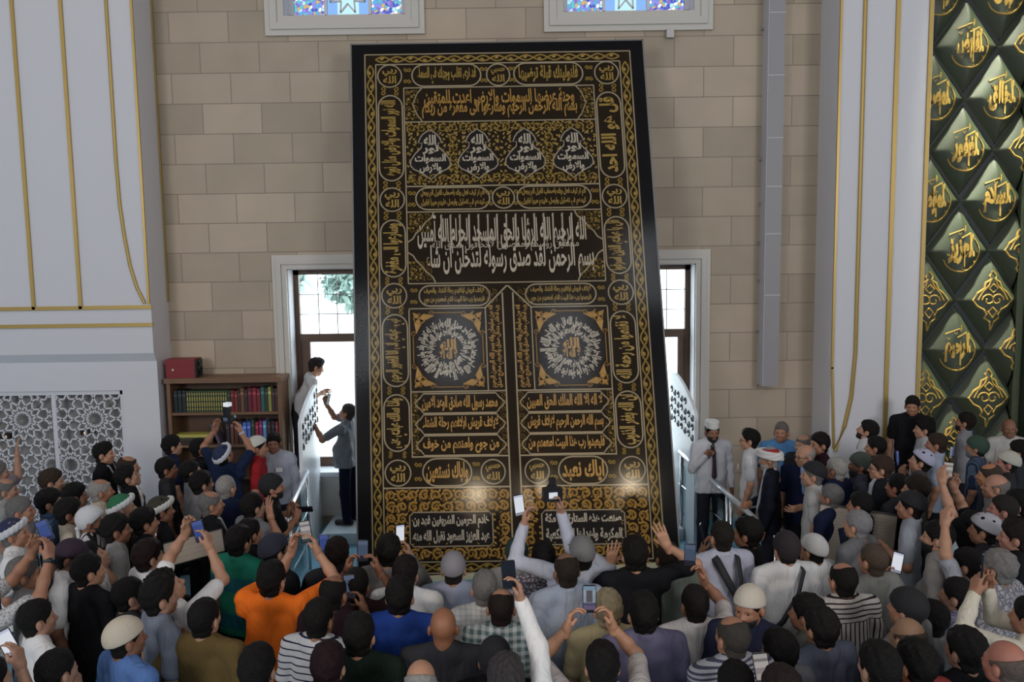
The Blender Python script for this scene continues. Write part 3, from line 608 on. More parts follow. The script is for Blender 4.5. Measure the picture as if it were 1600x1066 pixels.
COVER = bpy.data.materials.new('clear_cover'); COVER.use_nodes = True
_n = COVER.node_tree; _n.nodes.clear(); _o = _n.nodes.new('ShaderNodeOutputMaterial'); _m = _n.nodes.new('ShaderNodeMixShader'); _t = _n.nodes.new('ShaderNodeBsdfTransparent'); _g = _n.nodes.new('ShaderNodeBsdfGlossy')
_g.inputs['Roughness'].default_value = .12; _m.inputs[0].default_value = .016
_n.links.new(_t.outputs[0], _m.inputs[1]); _n.links.new(_g.outputs[0], _m.inputs[2]); _n.links.new(_m.outputs[0], _o.inputs[0])
mk('clear_cover', kmap([(.02, .02), (KW - .02, .02), (KW - .02, KH - .02), (.02, KH - .02)], [.03] * 4), [[0, 1, 2, 3]], COVER, kis)
# cream rail in front of the foot of the hanging
ra, rb = at(545, 912, 8.70), at(1225, 872, 9.24); fr_ = tag(root('foot_rail', ((ra[0] + rb[0]) / 2, (ra[1] + rb[1]) / 2, 0)), 'low cream rail running in front of the foot of the black hanging', 'rail'); ro = V3((ra[0] + rb[0]) / 2, (ra[1] + rb[1]) / 2, 0)
CRM = mat('cream_rail', (0.80, 0.72, 0.48), 0.5)
MB().bar(ra - ro, rb - ro, .05, .055).build('bar', CRM, fr_)
for t in (.02, .34, .66, .98): q = ra + (rb - ra) * t - ro; MB().box((q[0] - .02, q[1] - .02, 0), (q[0] + .02, q[1] + .02, q[2] - .02)).build('leg', CRM, fr_)

# ---------------------------------------------------------------- niche wall panel of raised diamonds
DG = mat('green_lacquer', (0.050, 0.062, 0.036), 0.5)
GL = mat('gold_letters', (0.50, 0.32, 0.08), 0.6, metal=0.0, spec=.2)
YN = 11.1
npn = tag(root('calligraphy_wall_panel', (6.3, YN, 0)), 'dark green wall panel of raised diamonds with gilt calligraphy beside the white pier', 'wall panel')
MB().box((PX1 - 6.3, 0, 0.3), (7.04 - 6.3, 0.02, 14)).build('backing', mat('panel_ground', (0.02, 0.024, 0.022), 0.35, coat=0.3), npn)
MB().box((6.94 - 6.3, -.12, 0.3), (7.04 - 6.3, 0, 14)).build('side_molding', DG, npn)
names = {(1, 0): 'القابض', (2, 0): 'الرزاق', (1, 1): 'الغفور', (2, 1): 'الخالق', (1, 2): 'العزيز', (2, 2): 'السلام', (1, 3): 'الرحيم', (2, -1): 'الرافع', (1, -1): 'الباسط', (0, 0): 'الوهاب', (0, 1): 'المصور', (0, 2): 'المؤمن', (0, -1): 'الفتاح'}
HW, HH = .445, .60
def dome_e(e): return .125 * (1 - (1 - np.clip(np.asarray(e) / .62, 0, 1)) ** 2)
def dome(x, z): return dome_e(1 - np.abs(np.asarray(x) / (HW / 2) * .5) - np.abs(np.asarray(z) / (HH / 2) * .5))
def tile():
    n = 14; v = []; f = []; idx = {}
    for i in range(-n, n + 1):
        for j in range(-n, n + 1):
            a, b = i / n, j / n
            x, z = (a - b) / 2 * HW * 1.0, (a + b) / 2 * HH
            e = 1 - max(abs(a), abs(b)); y = -dome_e(e)
            idx[i, j] = len(v); v.append((x, y, z))
    for i in range(-n, n):
        for j in range(-n, n): f.append([idx[i, j], idx[i, j + 1], idx[i + 1, j + 1], idx[i + 1, j]][::-1])
    return v, f
tv, tf = tile(); tile_me = None
colx = [at(1453, 240, YN)[0], at(1501, 235, YN)[0], at(1553, 240, YN)[0], at(1600, 235, YN)[0]]
ztop = at(1501, 235, YN)[2]; dz = 1.36
for c in range(4):
    for q in range(-3, 6):
        z = ztop - (q - 1) * dz + (0 if c in (1, 3) else -(-dz / 2))
        if z < .5 or z > 9.6: continue
        x = colx[c]
        tvv = np.array(tv); tvv = tvv[:, :] + V3(x - 6.3, 0, z)
        tvv[:, 0] = np.clip(tvv[:, 0], PX1 - 6.3 + .003, 6.94 - 6.3 - .003)
        o = mk('diamond_tile', tvv, tf, DG, npn, smooth=True)
        gb = MB()
        if (c, q) in names or c == 0 and q < 3:
            t = names.get((c, q), 'الملك'); vv, ff, asp = text_geom(t, .05)
            h = .30; w = .46
            # rounded calligraphic stack: the word itself, a long stroke above and a bowl round it
            xx = x - 6.3 + (vv[:, 0] - .5) * w * .78; zz = z - .19 + vv[:, 1] * .40 + (vv[:, 0] - .5) ** 2 * .08
            gb.add(np.stack([xx, -.123 - .012 * vv[:, 2], zz], 1), ff)
            arc = [(x - 6.3 + .245 * cos(a), -.129, z - .02 + .27 * sin(a)) for a in np.linspace(.75, -2.75, 18)]; gb.tube(arc, [.006 + .007 * sin(pi * s) for s in np.linspace(0, 1, 18)], 5)
            for dx, lx, rz in ((-.03, .13, .26), (.09, .10, .21)): gb.bar((x - 6.3 + dx - lx, -.129, z + rz - .04), (x - 6.3 + dx + lx * .4, -.129, z + rz + .03), .016, .01, up=(0, 1, 0))
            gb.bar((x - 6.3 + .04, -.129, z - .22), (x - 6.3 + .05, -.129, z + .34), .02, .012, up=(0, 1, 0))
            for q2 in range(7): a = q2 * 2.4; gb.tube([(x - 6.3 + .2 * cos(a), -.129, z + .25 * sin(a)), (x - 6.3 + .2 * cos(a) + .02, -.129, z + .25 * sin(a) - .03), (x - 6.3 + .2 * cos(a) + .04, -.129, z + .25 * sin(a))], .005, 4)
        else:
            for s in (-1, 1):
                def cur(pts, r=.011): gb.tube([(x - 6.3 + s * a, -.124, z + b) for a, b in pts], r, 5)
                cur([(0, .40), (.05, .33), (.03, .28), (.10, .24), (.12, .16), (.20, .10), (.27, .0), (.20, -.09), (.12, -.13), (.08, -.2), (.1, -.25), (.03, -.30), (0, -.42)], .013)
                cur([(.06 + .09 * (1 - t * .7) * cos(7 * t), .0 + .09 * (1 - t * .7) * sin(7 * t)) for t in np.linspace(0, 1, 14)]); cur([(0, .22), (.06, .16), (0, .10)]); cur([(0, -.1), (.06, -.16), (0, -.24)]); cur([(.02, .3), (.06, .2), (.15, .1), (.2, 0)], .009)
        v_ = np.concatenate(gb.v); v_[:, 1] += .119 - dome(v_[:, 0] - (x - 6.3), v_[:, 2] - z); v_[:, 0] = np.clip(v_[:, 0], PX1 - 6.3 + .003, 6.94 - 6.3 - .003)
        mk('inscription' if (c, q) in names or c == 0 and q < 3 else 'gilt_ornament', v_, gb.f, GL, o)

# ---------------------------------------------------------------- star lattice in the west pier
lat = tag(root('lattice_screen', (-6.4, 10.98, 0)), 'white star-pattern lattice doors set into the white pier', 'lattice screen')
LY = 10.98
fr = MB()
for a in (((-7.42, -.02, 2.04), (-5.39, .03, 2.1)), ((-5.44, -.02, 0), (-5.39, .03, 2.1)), ((-7.42, -.02, 0), (-7.37, .03, 2.1))): fr.box((a[0][0] + 6.4, a[0][1], a[0][2]), (a[1][0] + 6.4, a[1][1], a[1][2]))
fr.build('frame', WHITE, lat)
struct(MB().box((-7.42, 11.22, 0), (XL - .5, 11.28, 2.1)).build('wall_recess', mat('recess_grey', (0.36, 0.35, 0.34), 0.8)))
def girih(x0, z0, x1, z1, a=0.158, ox=0.0, oz=0.0, th=radians(62)):
    segs = []
    D = a * (3 + sqrt(3))
    def poly(cx, cz, n, ap, ph):
        for i in range(n):
            f0 = ph + i * 2 * pi / n; mx_, mz_ = cx + ap * cos(f0), cz + ap * sin(f0); t = np.tan(pi / n)
            s = ap * t / (cos(th) + sin(th) * t); r = (ap - s * sin(th)) / cos(pi / n)
            for sg in (-1, 1):
                g = f0 + sg * pi / n; segs.append((mx_, mz_, cx + r * cos(g), cz + r * sin(g)))
                if n == 12: segs.append((cx + r * cos(g), cz + r * sin(g), cx + .46 * ap * cos(f0), cz + .46 * ap * sin(f0))); segs.append((cx + .46 * ap * cos(f0), cz + .46 * ap * sin(f0), cx + .30 * ap * cos(g), cz + .30 * ap * sin(g)))
    for i in range(-6, 7):
        for j in range(-6, 7):
            cx, cz = ox + D * (i + j / 2), oz + D * j * sqrt(3) / 2
            if not (x0 - D < cx < x1 + D and z0 - D < cz < z1 + D): continue
            poly(cx, cz, 12, a * (2 + sqrt(3)) / 2, 0)
            for q in (0, 1): ang = pi / 6 + q * pi / 3; poly(cx + D / sqrt(3) * cos(ang), cz + D / sqrt(3) * sin(ang), 6, a * sqrt(3) / 2, ang)
            for q in range(3): ang = q * pi / 3; poly(cx + D / 2 * cos(ang), cz + D / 2 * sin(ang), 4, a / 2, ang)
    out = []
    for sx, sz, ex, ez in segs:
        t0, t1 = 0.0, 1.0; ok = True
        for p_, q_ in ((-(ex - sx), sx - x0), (ex - sx, x1 - sx), (-(ez - sz), sz - z0), (ez - sz, z1 - sz)):
            if abs(p_) < 1e-9:
                if q_ < 0: ok = False
            elif p_ < 0: t0 = max(t0, q_ / p_)
            else: t1 = min(t1, q_ / p_)
        if ok and t0 < t1: out.append((sx + t0 * (ex - sx), sz + t0 * (ez - sz), sx + t1 * (ex - sx), sz + t1 * (ez - sz)))
    return out
for a, b in ((-6.34, -5.44), (-7.37, -6.42)):
    g = MB()
    for s in girih(a, .02, b, 2.04, ox=(a + b) / 2 + .45, oz=1.05): g.bar((s[0] + 6.4, 0, s[1]), (s[2] + 6.4, 0, s[3]), .02, .03, up=(0, 1, 0))
    dl = g.build('lattice_door', WHITE, lat)
    MB().box((a + 6.4 if a < -7 else a + 6.34, -.015, 0), ((a + 6.44) if a < -7 else a + 6.4, .02, 2.04)).build('stile', WHITE, dl)
for i, (u, v) in enumerate(((10, 682), (135, 676))):
    P = at(u, v, 11.12); l_ = tag(root('recess_lamp', (P[0], P[1], P[2])), 'small lit wall lamp behind the lattice, ' + ('nearer the frame edge of the picture' if i == 0 else 'beside the pier corner'), 'lamp')
    MB().box((-.07, -.03, -.03), (.07, .1, .03)).build('housing', mat('dark_brown', (.02, .012, .01), .5), l_); MB().box((-.015, -.04, -.015), (.02, -.03, .012)).build('bulb', mat('lamp_glow', (1, .6, .3), .5, emit=(1, .55, .25), estr=1.6), l_)

# ---------------------------------------------------------------- bookcase, books, case
bx0, bx1 = at(258, 600, 10.95)[0], at(437, 590, 10.95)[0]; ZT = 2.23; BY = 10.98
bc = tag(root('bookcase', ((bx0 + bx1) / 2, BY, 0)), 'brown wooden bookcase full of books between pier and window', 'bookcase'); hw = (bx1 - bx0) / 2
MB().box((-hw, 0, 0), (-hw + .05, .38, ZT)).build('side_panel', WOOD, bc); MB().box((hw - .05, 0, 0), (hw, .38, ZT)).build('side_panel', WOOD, bc)
MB().box((-hw - .02, -.03, ZT - .05), (hw + .02, .38, ZT + .02)).build('top_board', WOOD, bc); MB().box((-hw, .35, 0), (hw, .38, ZT)).build('back_panel', DARKWOOD, bc)
SH = [1.76, 1.30, .84, .38]
for z in SH: MB().box((-hw + .05, 0.01, z - .035), (hw - .05, .35, z)).build('shelf', WOOD, bc)
random.seed(3)
def book(x, z, w, h, col, label, grp, gilt=False, lean=0.0, flat=False):
    b = tag(root('book', ((bx0 + bx1) / 2 + x, BY + .05, z)), label, 'book', grp)
    c = mat('book_cover', col, .55); a = MB()
    if flat: a.box((0, 0, 0), (h, .17, w))
    else:
        n = 5
        for q in range(1): a.box((0, .012, 0), (w, .19, h)); a.box((w * .06, 0, 0), (w * .94, .012, h))
    a.build('cover', c, b)
    if gilt:
        g = MB()
        for z0_, z1_ in ((.10, .20), (.27, .46), (.53, .72), (.80, .90)): g.box((w * .24, -.003, h * z0_), (w * .76, .0, h * z1_))
        g.build('gilt_spine', mat('gilt', (.5, .40, .12), .4, metal=.4), b)
    elif not flat: MB().box((w * .1, -.003, h * .72), (w * .9, 0, h * .82)).build('spine_label', mat('spine_label', tuple(min(1, q * 2.2 + .03) for q in col), .6), b)
    if lean: b.rotation_euler = (0, lean, 0)
x = -hw + .07
for i in range(3): book(x, SH[0], .055, .31, (.012, .02, .02), 'black-green book at the pier end of the top shelf', 'black-green books on the top shelf'); x += .06
for i in range(17):
    book(x, SH[0], .030, .30, (.05, .09, .04) if i % 3 else (.07, .075, .03), 'slim green gilt-striped volume of the matching set on the top shelf', 'gilt-striped set on the top shelf', True); x += .0335
random.seed(8)
for i, (w, h, c, n) in enumerate(((.04, .30, (.02, .05, .03), 'dark green book just after the gilt-striped set'), (.05, .30, (.16, .02, .02), 'dark red book, first of the two after the green one'), (.045, .29, (.20, .025, .02), 'dark red book leaning on the brown book'), (.03, .31, (.05, .03, .02), 'thin black-brown book near the middle of the top shelf'), (.055, .33, (.16, .07, .04), 'tall tan-brown book near the middle of the top shelf'), (.04, .31, (.04, .03, .02), 'dark brown book beside the tan-brown one'), (.06, .33, (.14, .012, .03), 'thick wine-red book on the top shelf'), (.06, .33, (.22, .02, .03), 'thick bright red book on the top shelf'), (.05, .32, (.18, .02, .03), 'crimson book before the teal book'), (.055, .34, (.03, .12, .11), 'teal book on the top shelf'), (.04, .33, (.03, .05, .03), 'blackish green book between teal and yellow ones'), (.045, .34, (.30, .28, .07), 'yellow-green book on the top shelf'), (.04, .32, (.05, .03, .03), 'dark plum book by the window end of the top shelf'), (.04, .32, (.07, .03, .03), 'dark maroon book, last on the top shelf'))):
    if x + w > hw - .06: break
    book(x, SH[0], w, h, c, n, 'mixed books on the top shelf'); x += w + .004
z = SH[1]
for i in range(3): book(-hw + .07, z + i * .05, .046, .52, ((.03, .02, .02), (.05, .04, .02), (.52, .46, .10))[i], ('black book lying at the bottom of the flat pile', 'dark olive book lying in the middle of the flat pile', 'yellow book lying on top of the flat pile')[i], 'flat pile on the second shelf', flat=True)
book(-hw + .66, z, .04, .30, (.10, .08, .12), 'grey book leaning against the flat pile on the second shelf', None, lean=-.35)
x = -hw + .78
for w, c, n in ((.05, (.02, .02, .03), 'black book behind the raised camera'), (.05, (.12, .05, .03), 'brown book behind the raised camera'), (.05, (.10, .03, .02), 'rust-brown book behind the raised camera'), (.05, (.03, .02, .02), 'near-black book before the bright blue ones'), (.055, (.08, .16, .50), 'bright blue book, first of two on the second shelf'), (.05, (.07, .14, .44), 'bright blue book beside its twin on the second shelf'), (.05, (.03, .05, .03), 'dark green book after the blue pair'), (.045, (.30, .03, .05), 'red book on the second shelf'), (.045, (.26, .03, .14), 'magenta book on the second shelf'), (.05, (.12, .32, .55), 'sky blue book on the second shelf'), (.05, (.05, .03, .03), 'dark brown book after the sky blue one'), (.05, (.03, .025, .03), 'black book near the window end of the second shelf'), (.04, (.25, .04, .05), 'scarlet book near the window end of the second shelf'), (.04, (.10, .025, .02), 'maroon book, last on the second shelf')):
    if x + w > hw - .06: break
    book(x, z, w, .30 + .04 * random.random(), c, n, 'mixed books on the second shelf'); x += w + .008
cs = tag(root('red_case', (at(289, 590, 11.1)[0], 11.12, ZT + .02)), 'red carrying case with black side strap on top of the bookcase', 'case')
RED = mat('red_leather', (.24, .014, .016), .45)
MB().box((-.215, -.12, 0), (.18, .12, .24)).build('body', RED, cs); MB().box((-.22, -.125, .185), (.185, .125, .262)).build('lid', RED, cs)
MB().box((-.13, -.135, .10), (-.10, -.125, .13)).build('clasp', mat('brass', (.8, .7, .5), .3, metal=1), cs)
MB().tube([(.19, 0, .25), (.235, 0, .14), (.20, 0, .02)], .016).build('strap', BLACKP, cs); MB().box((.18, -.12, 0), (.2, .12, .25)).build('side_gusset', BLACKP, cs)

# ---------------------------------------------------------------- wall duct, sensor
du = tag(root('wall_duct', (3.62, YW, 0)), 'grey square cable duct running down the stone wall beside the white pier', 'duct')
zb = at(1203, 604, 11.15)[2]; gd = mat('duct_grey', (.34, .32, .32), .5)
MB().box((-.10, -.25, zb), (.12, 0, 15)).build('duct_body', mat('duct_lit_side', (.56, .57, .62), .5), du); MB().box((-.09, -.256, zb), (.12, -.25, 15)).build('front_shade_sheet', gd, du)  # window light on the side painted in: paler body, darker sheet over the front
jz = MB()
for v in (20, 118, 216, 292, 366, 462): z = at(1208, v, 11.14)[2]; jz.box((-.10, -.262, z), (.125, -.25, z + .012))
jz.build('joint_strips', mat('joint_pale', (.6, .6, .6), .5), du)
for v in (45, 250, 320, 380, 440, 520): z = at(1190, v, 11.3)[2]; MB().box((-.13, -.06, z), (-.10, -.02, z + .03)).build('clip', gd, du)
P = at(1047, 52, YW - .05); tag(MB().box((P[0] - .05, YW - .08, P[2] - .06), (P[0] + .05, YW, P[2] + .06)).build('wall_sensor', mat('sensor_white', (.6, .57, .53), .4)), 'small white sensor box under the upper window', 'sensor')

# ---------------------------------------------------------------- platform side boards and handrails
def side_board(xn, xf, yn, yf, label, zf, zn):
    r_ = tag(root('carved_side_board', (xn, yn, 0)), label, 'side board')
    d = V3(xf - xn, yf - yn, 0); L_ = np.linalg.norm(d); d /= L_; nrm = V3(-d[1], d[0], 0) * .02
    prof = [(0, 0), (L_, 0), (L_, zf)] + [(L_ * (1 - t) , zn + (zf - zn) * cos(t * pi / 2) ** .8) for t in np.linspace(.1, .98, 9)] + [(0, zn)]
    n = len(prof); v = [d * a + V3(0, 0, b) + s * nrm for s in (-1, 1) for a, b in prof]
    f = [list(range(n))[::-1], [n + q for q in range(n)]] + [[q, (q + 1) % n, n + (q + 1) % n, n + q] for q in range(n)]
    MWB = mat('white_board', (.84, .86, .88), .35)
    b_ = mk('board', v, f, MWB, r_)
    mb = MB(); random.seed(2)
    for s in (-1, 1):
        for i in range(7):
            for j in range(4):
                a, z = L_ * (.08 + .14 * i), zn - .32 + .13 * j + .10 * i / 7
                top = zn + (zf - zn) * (sin(min(1, a / L_) * pi / 2) ** .8) - .10
                if z > top: continue
                t = np.linspace(0, 1, 8); sg = 1 if (i + j) % 2 else -1
                pts = [d * (a + .05 * (1 - .5 * q) * cos(sg * 5 * q)) + V3(0, 0, z + .055 * (1 - .5 * q) * sin(sg * 5 * q)) + s * nrm * 1.1 for q in t]
                mb.tube(pts, .011, 5)
    mb.build('carved_tracery', mat('tracery_dark', (.03, .03, .03), .5), b_)
    return r_
side_board(-2.645, -2.82, 9.75, 11.35, 'white carved side board standing by the window left of the hanging', 2.10, 1.84)
side_board(2.36, 2.28, 10.15, 11.35, 'white carved side board standing by the window right of the hanging', 2.22, 1.80)
PANE = bpy.data.materials.new('rail_glass'); PANE.use_nodes = True
_n = PANE.node_tree; _n.nodes.clear(); _o = _n.nodes.new('ShaderNodeOutputMaterial'); _m = _n.nodes.new('ShaderNodeMixShader'); _t = _n.nodes.new('ShaderNodeBsdfTransparent'); _g = _n.nodes.new('ShaderNodeBsdfGlossy')
_t.inputs[0].default_value = (.80, .92, .95, 1); _g.inputs['Roughness'].default_value = .05; _m.inputs[0].default_value = .16
_n.links.new(_t.outputs[0], _m.inputs[1]); _n.links.new(_g.outputs[0], _m.inputs[2]); _n.links.new(_m.outputs[0], _o.inputs[0])
def handrail(pts, label):
    r_ = tag(root('glass_handrail', (pts[0][0], pts[0][1], 0)), label, 'handrail'); o = V3(pts[0][0], pts[0][1], 0)
    q = [V3(*p) - o for p in pts]
    MB().tube(q, .032, 10).build('rail', mat('bright_steel', (.85, .88, .92), .25, metal=.6), r_, smooth=True)
    for a, b in zip(q[:-1], q[1:]):
        for t in (.04, .96):
            p_ = a + (b - a) * t; MB().tube([V3(p_[0], p_[1], 0), p_ - V3(0, 0, .03)], .019, 8).build('post', STEEL, r_, smooth=True)
        a2, b2 = a + (b - a) * .1, a + (b - a) * .9
        v = [V3(a2[0], a2[1], .12), V3(b2[0], b2[1], .12), b2 - V3(0, 0, .14), a2 - V3(0, 0, .14)]; nn = np.cross(b2 - a2, V3(0, 0, 1)); nn /= np.linalg.norm(nn); nn *= .005
        mk('glass_panel', [p + nn for p in v] + [p - nn for p in v], [[0, 1, 2, 3], [7, 6, 5, 4], [0, 4, 5, 1], [1, 5, 6, 2], [2, 6, 7, 3], [3, 7, 4, 0]], PANE, r_)
        for z in (.3, .62): MB().tube([V3(a[0], a[1], z * a[2]), V3(b[0], b[1], z * b[2])], .008, 6).build('tie_bar', STEEL, r_)
A, B, C_ = at(1062, 706, 10.75), at(1140, 775, 9.3), at(1215, 842, 8.25)
handrail([A, B, C_], 'bright steel and glass handrail in front of the turbaned speaker')
A, B, C_ = at(480, 738, 9.72), at(452, 797, 8.75), at(425, 850, 8.0)
handrail([A, B, C_], 'bright steel and glass handrail on the bookcase side of the hanging')

# ---------------------------------------------------------------- framed documents held up in the crowd
def document(c00, c10, c01, label, bars):
    o = c00; ex, ey = c10 - c00, c01 - c00; nn = np.cross(ex, ey); nn /= np.linalg.norm(nn)
    base = (c00 + c10) / 2
    r_ = tag(root('framed_document', base), label, 'framed document')
    def q(a, b, h): return c00 + ex * a + ey * b + nn * h - base
    def sl(a0, b0, a1, b1, h0, h1): return [q(a0, b0, h0), q(a1, b0, h0), q(a1, b1, h0), q(a0, b1, h0), q(a0, b0, h1), q(a1, b0, h1), q(a1, b1, h1), q(a0, b1, h1)], [[3, 2, 1, 0], [4, 5, 6, 7], [0, 1, 5, 4], [1, 2, 6, 5], [2, 3, 7, 6], [3, 0, 4, 7]]
    mk('sheet', *sl(.01, .01, .99, .99, -.012, .0), mat('aged_paper', (.38, .315, .25), .75, var=.12, vscale=9), r_)
    f = MB()
    for a in ((0, 0, 1, .03), (0, .965, 1, 1), (0, 0, .012, 1), (.988, 0, 1, 1)): f.add(*sl(*a, -.016, .008))
    f.build('frame', mat('frame_dark', (.04, .035, .03), .4), r_)
    t = MB(); random.seed(len(label))
    for i in range(bars):
        b = .88 - .8 * i / bars; a = .06
        while a < .92:
            w = .02 + .06 * random.random(); w = min(w, .94 - a); t.add(*sl(a, b, min(a + w, .94), b + .008, 0, .0015)); a += w + .012
    t.build('faded_script', mat('faded_ink', (.25, .20, .17), .8), r_)
document(at(1268, 880, 7.35), at(1392, 902, 7.15), at(1281, 785, 7.5), 'large aged document in a dark frame held up by men near the pier', 16)
document(at(258, 888, 6.5), at(352, 862, 6.75), at(254, 850, 6.62), 'low wide framed document lying across the crowd behind the raised phone', 4)
# ---------------------------------------------------------------- figures: signed-distance modelling and surface extraction
def field(prims, lo, hi, h, k):
    lo = np.asarray(lo, float); n = np.ceil((np.asarray(hi, float) - lo) / h).astype(int) + 1
    F = np.full(n, 1.0, np.float32); ax = [lo[i] + h * np.arange(n[i]) for i in range(3)]
    for p in prims:
        kk = k; sub = False
        if p[0] == 'c':
            _, a, b, ra, rb = p[:5]; q = p[5] if len(p) > 5 else 1.0; kk = p[6] if len(p) > 6 else k
            a, b = np.asarray(a, float), np.asarray(b, float); r = max(ra, rb)
            l_, u_ = np.minimum(a, b) - r, np.maximum(a, b) + r
        else:
            _, c, rad = p[:3]; c, rad = np.asarray(c, float), np.asarray(rad, float); sub = p[0] == 's'; kk = p[3] if len(p) > 3 else k
            l_, u_ = c - rad, c + rad
        m = kk + 2 * h
        i0 = np.maximum(0, np.floor((l_ - m - lo) / h).astype(int)); i1 = np.minimum(n, np.ceil((u_ + m - lo) / h).astype(int) + 1)
        if np.any(i1 <= i0): continue
        sl = tuple(slice(i0[i], i1[i]) for i in range(3))
        X, Y, Z = (ax[i][sl[i]].reshape([-1 if j == i else 1 for j in range(3)]) for i in range(3))
        if p[0] == 'c':
            d = b - a; px_, py_, pz_ = X - a[0], (Y - a[1]) / q, Z - a[2]; dy = d[1] / q
            L2 = d[0] ** 2 + dy ** 2 + d[2] ** 2 + 1e-12
            t = np.clip((px_ * d[0] + py_ * dy + pz_ * d[2]) / L2, 0, 1)
            D = (np.sqrt((px_ - t * d[0]) ** 2 + (py_ - t * dy) ** 2 + (pz_ - t * d[2]) ** 2) - (ra + (rb - ra) * t)) * min(1.0, (q + 1) / 2)
        else:
            e = np.sqrt(((X - c[0]) / rad[0]) ** 2 + ((Y - c[1]) / rad[1]) ** 2 + ((Z - c[2]) / rad[2]) ** 2)
            D = (e - 1) * min(rad) * 1.1
        A = F[sl]
        if sub:
            B = -D; hh = np.maximum(kk - np.abs(A - B), 0) / kk; F[sl] = np.maximum(A, B) + hh * hh * kk / 4
        else:
            hh = np.maximum(kk - np.abs(A - D), 0) / kk; F[sl] = np.minimum(A, D) - hh * hh * kk / 4
    return F, ax
_CO = [(i, j, k_) for i in (0, 1) for j in (0, 1) for k_ in (0, 1)]
_ED = [(a, b) for a in range(8) for b in range(a + 1, 8) if sum(abs(np.array(_CO[a]) - _CO[b])) == 1]
def surf(F, ax, h):
    S = F < 0; n = np.array(F.shape) - 1
    c = np.zeros(n, np.int8)
    for i, j, k_ in _CO: c += S[i:i + n[0], j:j + n[1], k_:k_ + n[2]]
    I = np.argwhere((c > 0) & (c < 8)); vid = np.full(n, -1, np.int32); vid[tuple(I.T)] = np.arange(len(I))
    vals = [F[I[:, 0] + i, I[:, 1] + j, I[:, 2] + k_] for i, j, k_ in _CO]
    acc = np.zeros((len(I), 3)); cnt = np.zeros((len(I), 1))
    for a, b in _ED:
        fa, fb = vals[a], vals[b]; m = (fa < 0) != (fb < 0); t = np.where(m, fa / np.where(m, fa - fb, 1), 0)[:, None]
        p = np.array(_CO[a]) + t * (np.array(_CO[b]) - np.array(_CO[a])); acc += m[:, None] * p; cnt += m[:, None]
    V = np.array([ax[0][0], ax[1][0], ax[2][0]]) + h * (I + acc / np.maximum(cnt, 1))
    Q = []
    for d in range(3):
        e1, e2 = (d + 1) % 3, (d + 2) % 3
        s0 = [slice(None)] * 3; s1 = [slice(None)] * 3; s0[d] = slice(0, -1); s1[d] = slice(1, None)
        E = np.argwhere(S[tuple(s0)] != S[tuple(s1)]); E = E[(E[:, e1] > 0) & (E[:, e2] > 0) & (E[:, e1] < n[e1]) & (E[:, e2] < n[e2])]
        if not len(E): continue
        fl = S[tuple(E.T)]; q = []
        for o1, o2 in ((-1, -1), (0, -1), (0, 0), (-1, 0)):
            w = E.copy(); w[:, e1] += o1; w[:, e2] += o2; q.append(vid[tuple(w.T)])
        q = np.stack(q, 1); q[~fl] = q[~fl][:, ::-1]; Q.append(q)
    Q = np.concatenate(Q); return V, Q[(Q >= 0).all(1)]
def sdf(prims, lo, hi, h, k): F, ax = field(prims, lo, hi, h, k); return surf(F, ax, h)
def rmesh(name, V, Q, mats, mi=None):
    me = bpy.data.meshes.new(name); me.vertices.add(len(V)); me.vertices.foreach_set('co', np.asarray(V, np.float32).ravel())
    me.loops.add(Q.size); me.loops.foreach_set('vertex_index', Q.astype(np.int32).ravel())
    me.polygons.add(len(Q)); me.polygons.foreach_set('loop_start', np.arange(len(Q), dtype=np.int32) * 4)
    for m in mats: me.materials.append(m)
    if mi is not None: me.polygons.foreach_set('material_index', mi.astype(np.int32))
    me.update(calc_edges=True); me.validate(); me.shade_smooth(); return me
def addobj(name, me, parent=None):
    o = bpy.data.objects.new(name, me); COL.objects.link(o); o.parent = parent; return o

# -------- head, hair, headwear and beard shapes in head space (origin at the neck pivot, +Y the face)
SKULL = [('e', (0, -.012, .128), (.077, .098, .094)), ('e', (0, .028, .065), (.062, .066, .085))]
def head_prims(jaw=1.0):
    return SKULL + [('c', (0, .062, .004), (0, .055, .02), .024 * jaw, .03 * jaw), ('c', (-.045, .02, .03), (.045, .02, .03), .024 * jaw, .024 * jaw),
        ('c', (-.036, .070, .112), (.036, .070, .112), .017, .017), ('c', (0, .090, .098), (0, .108, .066), .010, .014, 1, .012), ('c', (-.014, .098, .060), (.014, .098, .060), .009, .009, 1, .01),
        ('s', (-.031, .096, .095), (.017, .014, .011), .012), ('s', (.031, .096, .095), (.017, .014, .011), .012), ('c', (-.04, .072, .07), (-.03, .075, .07), .016, .016), ('c', (.04, .072, .07), (.03, .075, .07), .016, .016),
        ('c', (-.020, .088, .036), (.020, .088, .036), .009, .009, 1, .01), ('c', (-.016, .087, .025), (.016, .087, .025), .009, .009, 1, .01),
        ('e', (-.084, -.012, .082), (.014, .021, .033), .007), ('e', (.084, -.012, .082), (.014, .021, .033), .007),
        ('c', (0, -.030, -.13), (0, -.022, .05), .066, .058)]
HLO, HHI, HV = (-.125, -.165, -.16), (.125, .16, .275), .0068
HEADS = []
